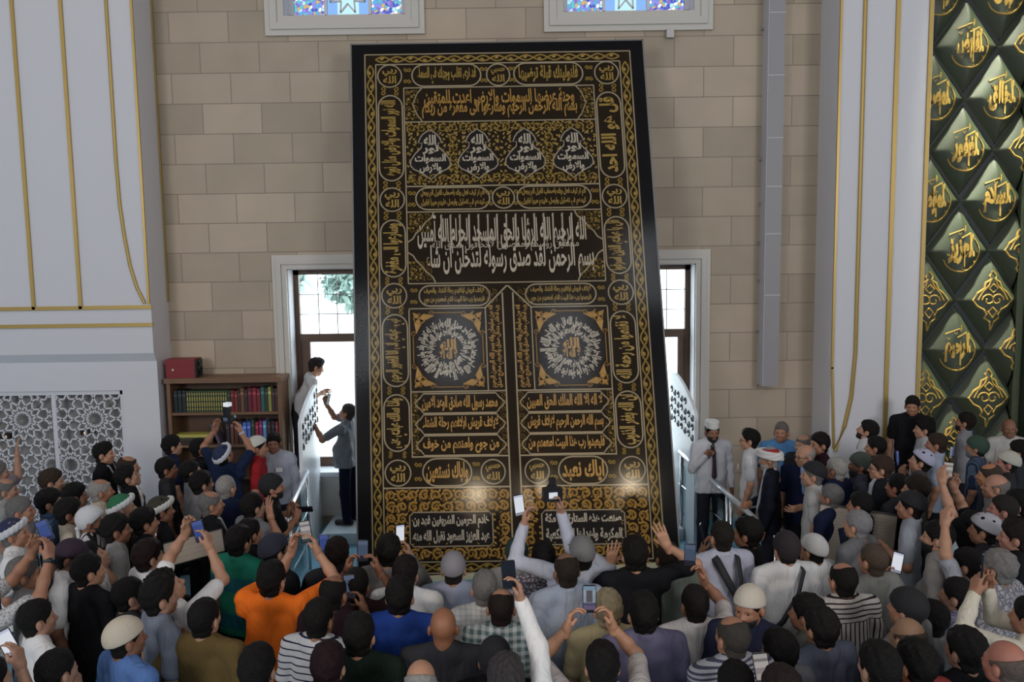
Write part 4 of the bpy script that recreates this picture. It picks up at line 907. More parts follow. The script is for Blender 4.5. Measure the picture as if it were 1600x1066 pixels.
for jw in (0.92, 1.12):
    V, Q = sdf(head_prims(jw), HLO, HHI, HV, .025)
    ev, ef = [], []
    for s in (-1, 1):
        for lat_ in range(5):
            for lon in range(8):
                a, b = pi * lat_ / 4, 2 * pi * lon / 8; ev.append((s * .031 + .012 * sin(a) * cos(b), .079 + .012 * sin(a) * sin(b), .0945 + .010 * cos(a)))
        o_ = (0 if s < 0 else 40)
        for i in range(4):
            for j in range(8): ef.append([o_ + i * 8 + j, o_ + i * 8 + (j + 1) % 8, o_ + (i + 1) * 8 + (j + 1) % 8, o_ + (i + 1) * 8 + j][::-1])
    for z, s in ((.0305, 1),):
        pass
    HEADS.append((np.concatenate([V, ev]), np.concatenate([Q, np.array(ef) + len(V)]), np.concatenate([np.zeros(len(Q)), np.ones(len(ef))])))
def shape(fn, lo=HLO, hi=HHI, h=.0068):
    lo = np.array(lo); n = np.ceil((np.array(hi) - lo) / h).astype(int) + 1; ax = [lo[i] + h * np.arange(n[i]) for i in range(3)]
    X, Y, Z = np.meshgrid(*ax, indexing='ij'); return surf(fn(X, Y, Z).astype(np.float32), ax, h)
def ell(X, Y, Z, c, r):
    return (np.sqrt(((X - c[0]) / r[0]) ** 2 + ((Y - c[1]) / r[1]) ** 2 + ((Z - c[2]) / r[2]) ** 2) - 1) * min(r) * 1.1
def skull_d(X, Y, Z): return ell(X, Y, Z, SKULL[0][1], SKULL[0][2])
def face_d(X, Y, Z): return np.minimum(ell(X, Y, Z, SKULL[1][1], (.066, .07, .088)), np.sqrt(X ** 2 + (Y - .06) ** 2 + (Z - .006) ** 2) - .03)
def smax(a, b, k=.012): h = np.maximum(k - np.abs(a - b), 0) / k; return np.maximum(a, b) + h * h * k / 4
def hairline(Y, Z, drop=0.0): return np.maximum(.060 - drop + 1.0 * Y, .012 - drop * .5) - Z
def hair_fn(style):
    def f(X, Y, Z):
        t = {'short': .009, 'full': .015, 'buzz': .005, 'curly': .021, 'fringe': .008, 'thin': .006, 'quiff': .011, 'long': .016}[style]
        b = np.minimum(skull_d(X, Y, Z), np.sqrt(X ** 2 + (Y + .024) ** 2 + np.maximum(0, np.abs(Z - .045) - .03) ** 2) - .060)
        amp, fr = {'curly': (.007, 120), 'full': (.003, 90), 'short': (.002, 110), 'quiff': (.003, 90), 'long': (.003, 80)}.get(style, (.001, 120))
        side = np.clip((np.abs(X) - .052) / .01, 0, 1) * np.clip((.040 - Y) / .01, 0, 1)
        hl = np.where(side > 0, np.minimum(hairline(Y, Z), np.maximum(.072 - Z, Y - .036)), hairline(Y, Z)) + .004 * np.sin(95 * X + 40 * Z) * np.sin(130 * Y)
        t = .003 + t * np.clip(.4 - hl / .05, .4, 1) + (.0035 * np.sin(62 * X + 9) * np.sin(70 * Y + 4) * np.sin(66 * Z) if style in ('full', 'curly', 'quiff', 'long') else .0012 * np.sin(90 * X) * np.sin(80 * Z))
        b = b - t - amp * np.sin(fr * X + 2 * np.sin(60 * Z)) * np.sin(fr * Y + 1) - .35 * t * np.clip((Z - .15) / .06, 0, 1)
        if style == 'quiff': b = b - .016 * np.clip((Z - .17) / .05, 0, 1) * np.clip((Y + .02) / .08, 0, 1)
        r = smax(b, hl * .7, .006)
        if style != 'long': r = smax(r, .034 - np.sqrt((np.abs(X) - .090) ** 2 * .8 + (Y + .006) ** 2 + ((Z - .078) * .8) ** 2), .006)
        if style in ('fringe',): r = smax(r, (Z - (.142 - .45 * (Y + .02))) * .8)
        if style in ('thin',): r = smax(r, .075 - np.sqrt(X ** 2 + (Y - .02) ** 2 + (Z - .225) ** 2))
        if style == 'long': r = np.minimum(r, smax(ell(X, Y, Z, (0, -.035, .05), (.083, .075, .13)), (Y - .0)))
        return r
    return f
def cap_fn(style):
    def f(X, Y, Z):
        b = skull_d(X, Y, Z)
        if style == 'kufi': return smax(smax(b - .020, (.118 + .25 * Y) - Z), Z - .246)
        if style == 'beanie': return smax(b - .021 - .001 * np.sin(180 * np.arctan2(X, Y + .012)), (.082 + .55 * Y) - Z)
        if style == 'skullcap': return smax(b - .027, (.135 + .35 * Y) - Z)
        if style == 'taqiyah':
            R = np.sqrt((X / .084) ** 2 + ((Y + .008) / .104) ** 2); return smax((R - 1) * .088, np.maximum(.135 + .12 * Y - Z, Z - .243))
        if style == 'band':
            c = .150 + .35 * Y; R = np.sqrt((X / .088) ** 2 + ((Y + .012) / .110) ** 2); return np.sqrt(((R - 1) * .092) ** 2 * 1.6 + (Z - c) ** 2 * .55) - .024 - .0025 * np.sin(60 * (Z - .8 * Y) + 14 * np.arctan2(X, Y))
        if style == 'turban':
            c = .155 + .2 * Y; R = np.sqrt((X / .090) ** 2 + ((Y + .012) / .112) ** 2); q = np.maximum(np.abs((R - 1) * .095) - .016, np.abs(Z - c) - .036); return q - .006 - .002 * np.sin(150 * (Z - .35 * X))
        if style == 'dome': return smax(b - .018, (.150 + .25 * Y) - Z)
        if style == 'fez': return smax(smax(b - .014, (.17 + .2 * Y) - Z), Z - .215)
        if style == 'bandana': return np.minimum(smax(b - .018, (.085 + .75 * Y) - Z), np.minimum(np.sqrt(X ** 2 + (Y + .115) ** 2 + (Z - .05) ** 2) - .022, np.sqrt((X * 1.2) ** 2 + (Y + .115) ** 2 + np.maximum(0, np.abs(Z - .0) - .045) ** 2) - .016))
        if style == 'baseball': return np.minimum(smax(b - .020, (.128 + .12 * Y) - Z), np.maximum(np.maximum(np.sqrt(X ** 2 + (Y - .05) ** 2) - .092, np.abs(Z - .150 + .18 * (Y - .09) + 1.6 * X ** 2) - .006), .055 - Y))
        if style == 'hood': return smax(np.minimum(b - .020, ell(X, Y, Z, (0, -.04, .03), (.098, .085, .13))), np.maximum((Y - .075) + .4 * (.15 - Z), -.02 - Z - 99 * 0))
    return f
def beard_fn(full):
    def f(X, Y, Z):
        d = face_d(X, Y, Z) - (.011 if full else .006); top = Z - (.050 - .0 * X) - np.clip((.03 - Y) * .9, 0, .05)
        r = smax(smax(d, top), .012 - Y)
        return smax(r, .019 - np.sqrt((X * .75) ** 2 + (Y - .095) ** 2 + (Z - .032) ** 2 * 2.2), .006)
    return f
def moust_fn(X, Y, Z): return np.sqrt((X * .45) ** 2 + (Y - .096) ** 2 + (Z - .045 + .25 * np.abs(X)) ** 2) - .0075
def brow_fn(X, Y, Z): return np.sqrt(((np.abs(X) - .032) * .38) ** 2 + (Y - .086 + .25 * np.maximum(0, np.abs(X) - .025)) ** 2 + ((Z - .117) * 1.1) ** 2) - .0065
_SH = {}
def shp(kind, style):
    if (kind, style) not in _SH:
        fn = {'hair': hair_fn, 'cap': cap_fn}.get(kind)
        V, Q = shape(fn(style)) if fn else shape({'beard': beard_fn(style == 'full'), 'moust': moust_fn, 'brow': brow_fn}[kind], h=.0068 if kind == 'beard' else .004)
        me = rmesh(kind + '_' + style, V, Q, [None]); _SH[kind, style] = me
    return _SH[kind, style]
def glasses_me():
    if 'gl' not in _SH:
        mb = MB()
        for s in (-1, 1):
            mb.tube([(s * .032 + .022 * cos(a), .104, .094 + .017 * sin(a)) for a in np.linspace(0, 2 * pi, 13)], .0024, 5, False); mb.tube([(s * .054, .102, .098), (s * .08, .06, .10), (s * .084, -.01, .095)], .0022, 5)
        mb.tube([(-.01, .106, .096), (.01, .106, .096)], .0022, 5); o = mb.build('glasses', None); me = o.data; bpy.data.objects.remove(o); _SH['gl'] = me
    return _SH['gl']

# -------- hands (right hand: fingers +Y, thumb -X, palm -Z)
def hand_mesh(pose):
    P = []; kx = (-.030, -.010, .011, .030); ky = (.088, .093, .089, .079); L_ = (.044, .049, .045, .035)
    curl = {'open': (.15, .18, .12), 'grip': (.55, .75, .55), 'fist': (1.25, 1.5, 1.1), 'relax': (.45, .5, .35)}[pose]; spread = .10 if pose == 'open' else .02
    for i in range(4):
        P.append(('c', (kx[i] * .62, .006, 0), (kx[i], ky[i], 0), .0165, .0125, 1, .022))
        p = V3(kx[i], ky[i], 0); a = 0.0
        for j, f_ in enumerate((1.0, .62, .48)):
            a += curl[j] * (1 + .08 * (i - 1.5) * (pose != 'open')); d = V3(sin((i - 1.5) * -spread) * -1 * cos(a), cos(a), -sin(a)); q = p + d * L_[i] * f_
            P.append(('c', p, q, .0098 - .0012 * j, .0088 - .0014 * j, 1, .004)); p = q
    th = {'open': ((-.052, .050, -.012), (-.066, .078, -.016)), 'grip': ((-.042, .056, -.028), (-.036, .088, -.040)), 'fist': ((-.034, .060, -.034), (-.006, .070, -.046)), 'relax': ((-.044, .058, -.020), (-.046, .088, -.030))}[pose]
    P += [('c', (-.016, .018, -.006), th[0], .0165, .0125, 1, .014), ('c', th[0], th[1], .0115, .0085, 1, .005), ('c', (0, -.045, 0), (0, .012, 0), .027, .028, .8, .02)]
    return sdf(P, (-.10, -.085, -.12), (.08, .22, .05), .0052, .01)
HANDS = {p: hand_mesh(p) for p in ('open', 'grip', 'fist', 'relax')}

# -------- trousers and shoes shared by everyone (stature 1.72)
_tr = [('c', (s * .095, 0, .90), (s * .105, .01, .48), .090, .075, .95) for s in (-1, 1)] + [('c', (s * .105, .01, .48), (s * .11, -.01, .07), .074, .062) for s in (-1, 1)] + [('c', (-.07, 0, .93), (.07, 0, .93), .10, .10, .85), ('c', (0, 0, 1.0), (0, 0, .95), .11, .11, .75)]
TROU = rmesh('trousers', *sdf(_tr, (-.26, -.18, .02), (.26, .2, 1.16), .018, .03), [None])
_so = [('c', (s * .11, -.05, .042), (s * .125, .14, .036), .044, .038) for s in (-1, 1)]
_F, _ax = field(_so, (-.22, -.14, -.03), (.22, .22, .12), .011, .01); _F = np.maximum(_F, -_ax[2].reshape(1, 1, -1)); SHOE = rmesh('shoes', *surf(_F.astype(np.float32), _ax, .011), [None])

SKINS = {}
def skin(c): return mat('skin', c, 0.55, var=.08, vscale=18, bump=.06, bscale=60)
EYE = mat('eye', (.03, .02, .018), .25)
def rotm(yaw, pitch, roll):
    """head turn relative to the trunk: yaw right, pitch up, roll to the right shoulder (degrees)"""
    return np.array((Matrix.Rotation(radians(-yaw), 3, 'Z') @ Matrix.Rotation(radians(pitch), 3, 'X') @ Matrix.Rotation(radians(roll), 3, 'Y')))
PEOPLE = []
def person(u, v, label, yaw=0, h=1.72, z0=0.0, turn=0, pitch=4, roll=0, hair='short', hc=(.012, .010, .009), beard=None, cap=None, cc=(.7, .68, .63), cc2=None, sk=(.40, .215, .14), top=(.4, .4, .4), pat=None, sleeve='short', coll=False, R=None, L=None, hR='grip', hL='grip', glasses=False, fat=1.0, extra=(), trou=(.02, .02, .028), Y=None, lean=0.0, grp='crowd watching the hanging', legs=None, vest=None):
    d = dict(locals()); PEOPLE.append(d); return d
def solve_depths():
    n = len(PEOPLE); H = np.array([p['h'] for p in PEOPLE]); Z0 = np.array([p['z0'] for p in PEOPLE]); rays = [ray(p['u'], p['v']) for p in PEOPLE]
    D = np.array([(H[i] + Z0[i] - 3.8) / rays[i][2] * rays[i][1] if PEOPLE[i]['Y'] is None else PEOPLE[i]['Y'] for i in range(n)])
    base = D.copy(); fx = np.array([r[0] / r[1] for r in rays]); fz = np.array([r[2] / r[1] for r in rays]); free = np.array([p['Y'] is None for p in PEOPLE])
    for it in range(120):
        mv = np.zeros(n); X = fx * D
        for i in range(n):
            dx = X - X[i]; dy = D - D[i]; r = np.sqrt((dx / .40) ** 2 + (dy / .34) ** 2); r[i] = 9
            for j in np.nonzero(r < 1)[0]: mv[i] -= (1 - r[j]) * .07 * (1 if dy[j] >= 0 else -1)
        D = np.where(free, np.clip(D + mv, base - .30, base + .36), D)
    return D, fx, fz
def build_people():
    D, fx, fz = solve_depths()
    for i, p in enumerate(PEOPLE):
        top = V3(fx[i] * D[i], D[i], 3.8 + fz[i] * D[i]); p['st'] = (top[2] - p['z0']) if p['Y'] is None else p['h']
        make_person(p, top)
CUT = []
def make_person(p, top):
    s = p['st'] / 1.72; yaw = radians(-p['yaw']); z0 = top[2] - p['st']; lean = p['lean']
    rt = tag(root('person', (top[0], top[1], z0), yaw), p['label'], 'person', None)
    if lean: off = np.array(Matrix.Rotation(yaw, 3, 'Z')) @ V3(0, lean * .5, 0); top = top - off; rt.location = (top[0], top[1], z0)
    if p['grp']: rt['group'] = p['grp']
    Rw = np.array(Matrix.Rotation(yaw, 3, 'Z')); org = V3(top[0], top[1], z0)
    loc = lambda P: Rw.T @ (np.asarray(P, float) - org)
    lean = p['lean']; fat = p['fat']
    hr = rotm(p['turn'], p['pitch'], p['roll']); piv = V3(0, .012 + lean * .5, 1.497) * V3(1, 1, s)
    piv[2] = p['st'] - .223 * s ** 0  # the head keeps its real size
    sh_z = piv[2] - .085; 
    skm = skin(p['sk'])
    # arms
    arms = {}
    for side, key in ((1, 'R'), (-1, 'L')):
        tgt = p[key]; S = V3(side * .20 * (.5 + .5 * fat), lean * .45, sh_z); a_, b_ = .285 * s, .25 * s
        if tgt is not None:
            u, v = tgt[:2]; best = None
            ys = [tgt[2]] if len(tgt) > 2 else np.arange(.0, .52, .04)
            for dy in ys:
                T = loc(at(u, v, top[1] + dy)); dd = np.linalg.norm(T - S); c = abs(dy - .26) * .3 + max(0, dd - (a_ + b_ + .06)) * 8 + max(0, .22 - dd) * 3
                if best is None or c < best[0]: best = (c, T)
            T = best[1]
            S = S + V3(0, 0, np.clip((T[2] - S[2]) * .12, 0, .05))
            d = T - S; dl = np.linalg.norm(d); mxl = (a_ + b_ + .07) * 1.12
            if dl > mxl: CUT.append((p['label'], key, round(dl, 2))); T = S + d * mxl / dl
            d = T - S; dl = np.linalg.norm(d); k_ = max(1.0, dl / (a_ + b_ + .06)); a_, b_ = a_ * k_, b_ * k_
            bb = b_ + .07; dl = min(dl, (a_ + bb) * .995); dn = d / np.linalg.norm(d)
            x = (a_ * a_ - bb * bb + dl * dl) / (2 * dl); hgt = sqrt(max(0, a_ * a_ - x * x))
            hint = V3(side * .65, -.25, -1.0); hint -= dn * (hint @ dn); hint /= np.linalg.norm(hint) + 1e-9
            E = S + dn * x + hint * hgt; fd = (T - E); fd /= np.linalg.norm(fd); Wr = E + fd * b_
            up = Rw.T @ V3(0, 0, 1); fing = fd * .55 + up * .75 if p['h' + key] in ('grip', 'open') else fd
            if p['h' + key] == 'fist': fing = fd
            fing /= np.linalg.norm(fing)
            palm_n = V3(side * .9, .35, 0) if p['h' + key] == 'grip' else V3(0, -1, 0)
            xx = np.cross(fing, palm_n); xx /= np.linalg.norm(xx) + 1e-9; zz = np.cross(xx, fing)
            pose = p['h' + key]
        else:
            E = S + V3(side * .05, -.02, -.28 * s); Wr = E + V3(side * .0, .07, -.235 * s); fing = Wr - E; fing /= np.linalg.norm(fing)
            zz = V3(side, 0, 0.0); zz -= fing * (zz @ fing); zz /= np.linalg.norm(zz); xx = np.cross(fing, zz); pose = 'relax'
        arms[side] = (S, E, Wr, np.stack([xx, fing, zz], 1), pose)
    # body: head, neck, arms and hands in one mesh
    hv, hq, hm = HEADS[int(abs(p['u'])) % 2]; VV = [piv + hv @ hr.T]; QQ = [hq]; MM = [hm]; n = len(hv)
    prims = [('c', (0, lean * .2, 1.05 * s), (0, lean * .45 + .01, sh_z - .02), .06, .06)]
    th_ = .009 if p['sleeve'] == 'long' else 0.0
    for side, (S, E, Wr, M, pose) in arms.items():
        prims += [('c', (0, lean * .45, sh_z - .04), S * V3(.86, 1, 1) - V3(0, 0, .02), .04, .036), ('c', S * V3(.86, 1, 1), E, .036, .040), ('c', E, E + (Wr - E) * .4, .040 - th_, .037 - th_), ('c', E + (Wr - E) * .4, Wr + (Wr - E) * .06, .037 - th_, .026)]
        tv_, tq_ = HANDS[pose]; tv_ = tv_ if side > 0 else tv_ * V3(-1, 1, 1); tq_ = tq_ if side > 0 else tq_[:, ::-1]
        VV.append(Wr + tv_ @ M.T); QQ.append(tq_ + n); MM.append(np.zeros(len(tq_))); n += len(tv_)
    pts = np.array([q for a in arms.values() for q in a[:3]] + [(0, 0, 1.0 * s), (0, 0, sh_z)])
    lo, hi = pts.min(0) - .10, pts.max(0) + .10
    av, aq = sdf(prims, lo, hi, .0125, .03); VV.append(av); QQ.append(aq + n); MM.append(np.zeros(len(aq)))
    addobj('body', rmesh('body', np.concatenate(VV), np.concatenate(QQ), [skm, EYE], np.concatenate(MM)), rt)
    # top
    f = fat; cz = sh_z
    lb, lc = lean * .1, lean * .4
    pr = []
    for sd in (-1, 1):
        pr += [('c', (sd * .085 * f, lb, .84 * s), (sd * .085 * f, lb + .015 * (f - 1) * 8, 1.08 * s), .114 * f, .102 * f, .92), ('c', (sd * .085 * f, lb, 1.08 * s), (sd * .092, lc, cz - .10), .104 * f, .100, .86),
               ('c', (sd * .03, lc - .012, cz + .055), (sd * .165, lc, cz + .012), .052, .054, .95), ('c', (sd * .15, lc, cz), (sd * .195 * (.5 + .5 * f), lc, cz - .03), .060, .062)]
    pr += [('c', (0, lb, .86 * s), (0, lc - .004, cz - .02), .10, .092, .92), ('c', (-.05, lc - .014, cz + .03), (.05, lc - .014, cz + .03), .058, .058)]
    if f > 1.12: pr.append(('e', (0, .06, 1.06 * s), (.15, .11, .16)))
    for side, (S, E, Wr, M, pose) in arms.items():
        e2 = S + (E - S) * .74
        if p['sleeve'] == 'none': continue
        if p['sleeve'] == 'long': pr += [('c', S, E, .062, .052, 1, .022), ('c', E, Wr - (Wr - E) * .04, .053, .041, 1, .02)]
        else: pr += [('c', S, e2, .062, .061, 1, .022)]
    pts = np.array([q for a in arms.values() for q in (a[:3] if p['sleeve'] == 'long' else a[:2])] + [(0.2 * f, .14 * f, .80 * s), (-.2 * f, -.14 * f, cz + .1)])
    lo, hi = pts.min(0) - .085, pts.max(0) + .085
    F, ax = field(pr, lo, hi, .0135, .042)
    if p['coll']:
        Z = ax[2].reshape(1, 1, -1); Yg = ax[1].reshape(1, -1, 1); Xg = ax[0].reshape(-1, 1, 1)
        rr = np.sqrt(Xg ** 2 + (Yg - lc + .012) ** 2); c = np.sqrt((rr - .066) ** 2 + np.maximum(0, np.abs(Z - (piv[2] - .035 + .35 * (-(Yg - lc) - .02))) - .012) ** 2) - .0125; F = np.minimum(F, c.astype(np.float32))
    F = np.maximum(F, (.84 * s - ax[2]).reshape(1, 1, -1).astype(np.float32))
    sv, sq = surf(F.astype(np.float32), ax, .0135)
    # cloth folds: shallow ripples along the surface normal, deeper at the waist and the sleeves
    a_, b_, c_, d_ = (sv[sq[:, q]] for q in range(4)); fn = np.cross(c_ - a_, d_ - b_); vn = np.zeros_like(sv)
    for q in range(4): np.add.at(vn, sq[:, q], fn)
    vn /= np.linalg.norm(vn, axis=1, keepdims=True) + 1e-9
    ph = (p['u'] * 1.7 + p['v']) % 6.28; x_, y_, z_ = sv.T; far = np.clip((np.abs(x_) - .15) / .1, 0, 1); low = np.clip((cz - .12 - z_) / .3, 0, 1)
    rip = np.sin(26 * x_ + 14 * z_ + ph) * np.sin(19 * z_ - 9 * x_ + 1.3 * ph) + .7 * np.sin(48 * z_ + 17 * x_ + 11 * y_ + ph) * far + .6 * np.sin(34 * z_ + 10 * np.sin(9 * x_ + ph)) * low
    sv = sv + vn * (rip * (.0024 + .0022 * np.maximum(far, low)))[:, None]
    pk = p['pat'] or ('plain',)
    addobj('shirt' if p['vest'] is None else 'jacket', rmesh('shirt', sv, sq, [cloth(p['top'], *pk)]), rt)
    if p['vest'] is not None:   # lighter shirt front and collar showing at the neck
        V_, Q_ = sdf([('c', (sd * .028, lc + .055, cz + .075), (0, lc + .098, cz - .10), .018, .02) for sd in (-1, 1)] + [('c', (0, lc + .09, cz + .0), (0, lc + .10, cz - .22), .03, .012, .6), ('c', (-.045, lc - .02, piv[2] - .03), (.045, lc - .02, piv[2] - .03), .024, .024)], (-.12, lc - .09, cz - .30), (.12, lc + .16, cz + .14), .011, .02)
        addobj('shirt_front', rmesh('shirt_front', V_, Q_, [cloth(p['vest'])]), rt)
    t_ = share('trousers', TROU, cloth(p['trou']), rt); t_.scale = (fat ** .5, 1, s * (.96 if p['st'] > 1 else 1)); 
    share('shoes', SHOE, mat('shoe_leather', (.018, .015, .013), .5), rt)
    HM = Matrix.Translation(Vector(piv)) @ Matrix(hr.tolist()).to_4x4()
    def onhead(name, me, m_): o = share(name, me, m_, rt); o.matrix_local = HM; return o
    hcol = p['hc']; hm_ = mat('hair', tuple(q * .8 for q in hcol), .62, var=.35, vscale=50, bump=.6, bscale=130, spec=.16)
    if p['hair']: onhead('hair', shp('hair', p['hair']), hm_)
    onhead('eyebrows', shp('brow', 'b'), hm_)
    if p['beard']:
        bm_ = mat('beard_hair', p['beard'][1] if len(p['beard']) > 1 else hcol, .75, bump=.5, bscale=200)
        if p['beard'][0] == 'moust': onhead('moustache', shp('moust', 'm'), bm_)
        else: onhead('beard', shp('beard', p['beard'][0]), bm_)
    if p['cap']:
        c = p['cap']; cm = mat('cap_cloth', p['cc'], .85, bump=.35, bscale=120)
        nm = {'kufi': 'skullcap', 'beanie': 'knit_cap', 'skullcap': 'skullcap', 'taqiyah': 'prayer_cap', 'band': 'head_wrap', 'turban': 'turban', 'bandana': 'headscarf', 'baseball': 'peaked_cap', 'hood': 'hood'}[c]
        o = onhead(nm, shp('cap', c), cm)
        if c in ('band', 'turban'): onhead('cap_crown', shp('cap', 'fez' if c == 'turban' else 'dome'), mat('cap_cloth', p['cc2'] or p['cc'], .85, bump=.3, bscale=120))
    if p['glasses']: onhead('glasses', glasses_me(), mat('spectacle_frame', (.02, .02, .025), .3))
    for ex in p['extra']: ex(p, rt, arms, piv, cz, lc)
    p['root'] = rt; p['arms_w'] = {k_: org + Rw @ (a[2] + a[3] @ V3(0, .08, -.035)) for k_, a in arms.items()}; p['eye'] = org + Rw @ (piv + hr @ V3(0, .08, .09))
    p['wrist'] = {k_: org + Rw @ a[2] for k_, a in arms.items()}
# small worn pieces
def strap(col=(.015, .015, .018), side=1, wide=.05, name='shoulder_strap', cross=True):
    def f(p, rt, arms, piv, cz, lc):
        mb = MB(); pts = [(side * .10, lc + .14, cz - .22), (side * .105, lc + .10, cz - .02), (side * .10, lc + .02, cz + .075), (side * .085, lc - .075, cz + .03), (side * .02, lc - .118, cz - .12), (-side * .09, lc - .12, cz - .32), (-side * .2, lc - .06, cz - .5)]
        if not cross: pts = pts[:4] + [(side * .085, lc - .118, cz - .12), (side * .085, lc - .122, cz - .32), (side * .09, lc - .11, cz - .5)]
        kf = 1.12 * p['fat']; pts = [V3(q[0] * p['fat'], lc + (q[1] - lc) * kf, q[2] + .006) for q in pts]
        v = []; fc = []
        for i, q in enumerate(pts):
            d = pts[min(i + 1, len(pts) - 1)] - pts[max(i - 1, 0)]; w = np.cross(d, V3(q[0] * 1.0, q[1] - lc, .12 if abs(q[1]) < .1 else 0)); w /= np.linalg.norm(w) + 1e-9
            o_ = V3(q[0] * .0, q[1] - lc, .06); o_ /= np.linalg.norm(o_) + 1e-9
            v += [q + w * wide / 2, q - w * wide / 2, q - w * wide / 2 + o_ * .012, q + w * wide / 2 + o_ * .012]
        for i in range(len(pts) - 1):
            for k_ in range(4): fc.append([i * 4 + k_, i * 4 + (k_ + 1) % 4, (i + 1) * 4 + (k_ + 1) % 4, (i + 1) * 4 + k_])
        mk(name, v, fc, mat('strap_' + name, col, .7), rt, True)
    return f
def packstraps(p, rt, arms, piv, cz, lc): strap(side=1, wide=.055, name='backpack_strap', cross=False)(p, rt, arms, piv, cz, lc); strap(side=-1, wide=.055, name='backpack_strap')(p, rt, arms, piv, cz, lc)
def watch(key, col=(.02, .03, .03)):
    def f(p, rt, arms, piv, cz, lc):
        S, E, Wr, M, pose = arms[1 if key == 'R' else -1]; d = (Wr - E) / np.linalg.norm(Wr - E); c = Wr - d * .015
        mb = MB(); mb.tube([c - d * .016, c + d * .016], .036, 12); mb.build('wristwatch', mat('watch_strap', col, .4), rt, True)
    return f
def badge(p, rt, arms, piv, cz, lc):
    MB().box((-.11, lc + .125, cz - .15), (-.03, lc + .135, cz - .10)).build('badge', mat('badge_white', (.8, .8, .8), .4), rt)
def tie(col):
    def f(p, rt, arms, piv, cz, lc):
        V_, Q_ = sdf([('c', (0, lc + .075, cz + .04), (0, lc + .118, cz - .06), .014, .02, .6), ('c', (0, lc + .118, cz - .06), (0, lc + .125, cz - .36), .02, .032, .5)], (-.08, lc, cz - .42), (.08, lc + .18, cz + .08), .010, .01)
        addobj('necktie', rmesh('necktie', V_, Q_, [mat('necktie_silk', col, .5)]), rt)
    return f
def stole(p, rt, arms, piv, cz, lc):
    V_, Q_ = sdf([('c', (sd * .06, lc + .06, cz + .07), (sd * .075, lc + .125, cz - .35), .022, .03, .6) for sd in (-1, 1)] + [('c', (-.06, lc - .04, cz + .085), (.06, lc - .04, cz + .085), .022, .022)], (-.15, lc - .12, cz - .42), (.15, lc + .2, cz + .15), .011, .015)
    addobj('stole', rmesh('stole', V_, Q_, [cloth((.42, .45, .52))]), rt)
def lanyard(col=(.55, .55, .55)):
    def f(p, rt, arms, piv, cz, lc):
        mb = MB()
        for sd in (-1, 1): mb.tube([(sd * .055, lc - .02, cz + .088), (sd * .075, lc + .075, cz + .055), (sd * .05, lc + .135, cz - .10), (0, lc + .15, cz - .26)], .008, 5)
        mb.build('lanyard', mat('lanyard_band', col, .6), rt)
    return f
def headset(p, rt, arms, piv, cz, lc):
    MB().tube([piv + V3(.08, .0, .06), piv + V3(.07, .09, .02), piv + V3(.03, .125, .01)], .004, 5).tube([piv + V3(.03, .120, .01), piv + V3(.03, .135, .01)], .014, 7).build('headset_microphone', BLACKP, rt)
# ---------------------------------------------------------------- the crowd
WH, CR, BE, BK, CH, NV, GY, LG, LB = (.80, .78, .76), (.66, .60, .48), (.50, .43, .335), (.011, .011, .013), (.035, .035, .04), (.012, .017, .045), (.15, .15, .155), (.34, .33, .32), (.30, .345, .43)
GR, SILVER, BRN, DK = (.19, .18, .17), (.38, .36, .33), (.05, .032, .022), (.012, .010, .009)
S1, S2, S3 = (.47, .245, .15), (.38, .18, .105), (.26, .115, .066)
P = person
# pier side, farthest row
P(-6, 722, 'person in mauve grey top with bare raised forearm before the lattice, cut by the frame', yaw=55, top=(.20, .16, .18), R=(27, 702), hR='open', hair='short', hc=GR, z0=0)
P(8, 748, 'grey-haired person half out of frame below the raised arm by the lattice', yaw=70, hair='thin', hc=GR, top=LG, h=1.66)
P(80, 735, 'person in black jacket with brown swept hair before the lattice', yaw=72, hair='full', hc=BRN, top=BK)
P(161, 693, 'tall young person in black jacket with crest of dark hair before the lattice', yaw=80, hair='quiff', top=BK, extra=(lanyard(),), sk=S1, h=1.8)
P(199, 713, 'reddish balding person behind the man in tie at the pier corner', yaw=68, hair='thin', hc=BRN, top=CH, sk=S2)
P(203, 727, 'person in black suit, white shirt and dark tie looking up at the pier corner', yaw=66, pitch=22, hair='full', top=BK, vest=WH, extra=(tie((.05, .02, .03)),), h=1.66)
P(156, 749, 'grey-haired elderly person in beige shirt below the tall black-jacketed youth', yaw=58, hair='thin', hc=SILVER, top=BE, sk=S2, coll=True)
P(191, 774, 'person in slanted white head wrap with green crown', yaw=62, pitch=8, cap='band', cc=(.62, .62, .62), cc2=(.02, .14, .06), hair=None, top=CH, beard=('short',))
P(76, 766, 'person with thick black hair and blue plaid shirt near the lattice', yaw=66, hair='full', top=(.08, .13, .22), pat=('check', (.02, .04, .10), .03, .4), coll=True)
P(30, 778, 'large grey-haired person in pale shirt near the frame edge', yaw=72, hair='short', hc=GR, top=LG, sk=S2, coll=True)
P(116, 757, 'black-haired person in black, mostly hidden behind the grey-haired elder in beige', yaw=60, hair='full', top=BK, h=1.66)
P(107, 781, 'dark-haired person in beige collared shirt before the white headscarf', yaw=66, hair='full', top=BE, coll=True, sk=S3)
P(140, 793, 'person in white tied headscarf with black-patterned scarf on shoulders', yaw=70, pitch=2, cap='bandana', cc=(.62, .62, .63), hair=None, beard=('short',), top=(.58, .57, .60), pat=('floral', (.02, .02, .02), .09, .12), sk=S3)
P(180, 806, 'black-haired person in pale shirt beside the white headscarf', yaw=62, hair='full', top=LG, sk=S3)
P(22, 812, 'person in thick white wrap with navy crown and white robe near the frame edge', yaw=72, pitch=10, cap='band', cc=(.62, .62, .64), cc2=(.02, .025, .07), hair='short', hc=GR, top=WH, sk=S2, fat=1.1)
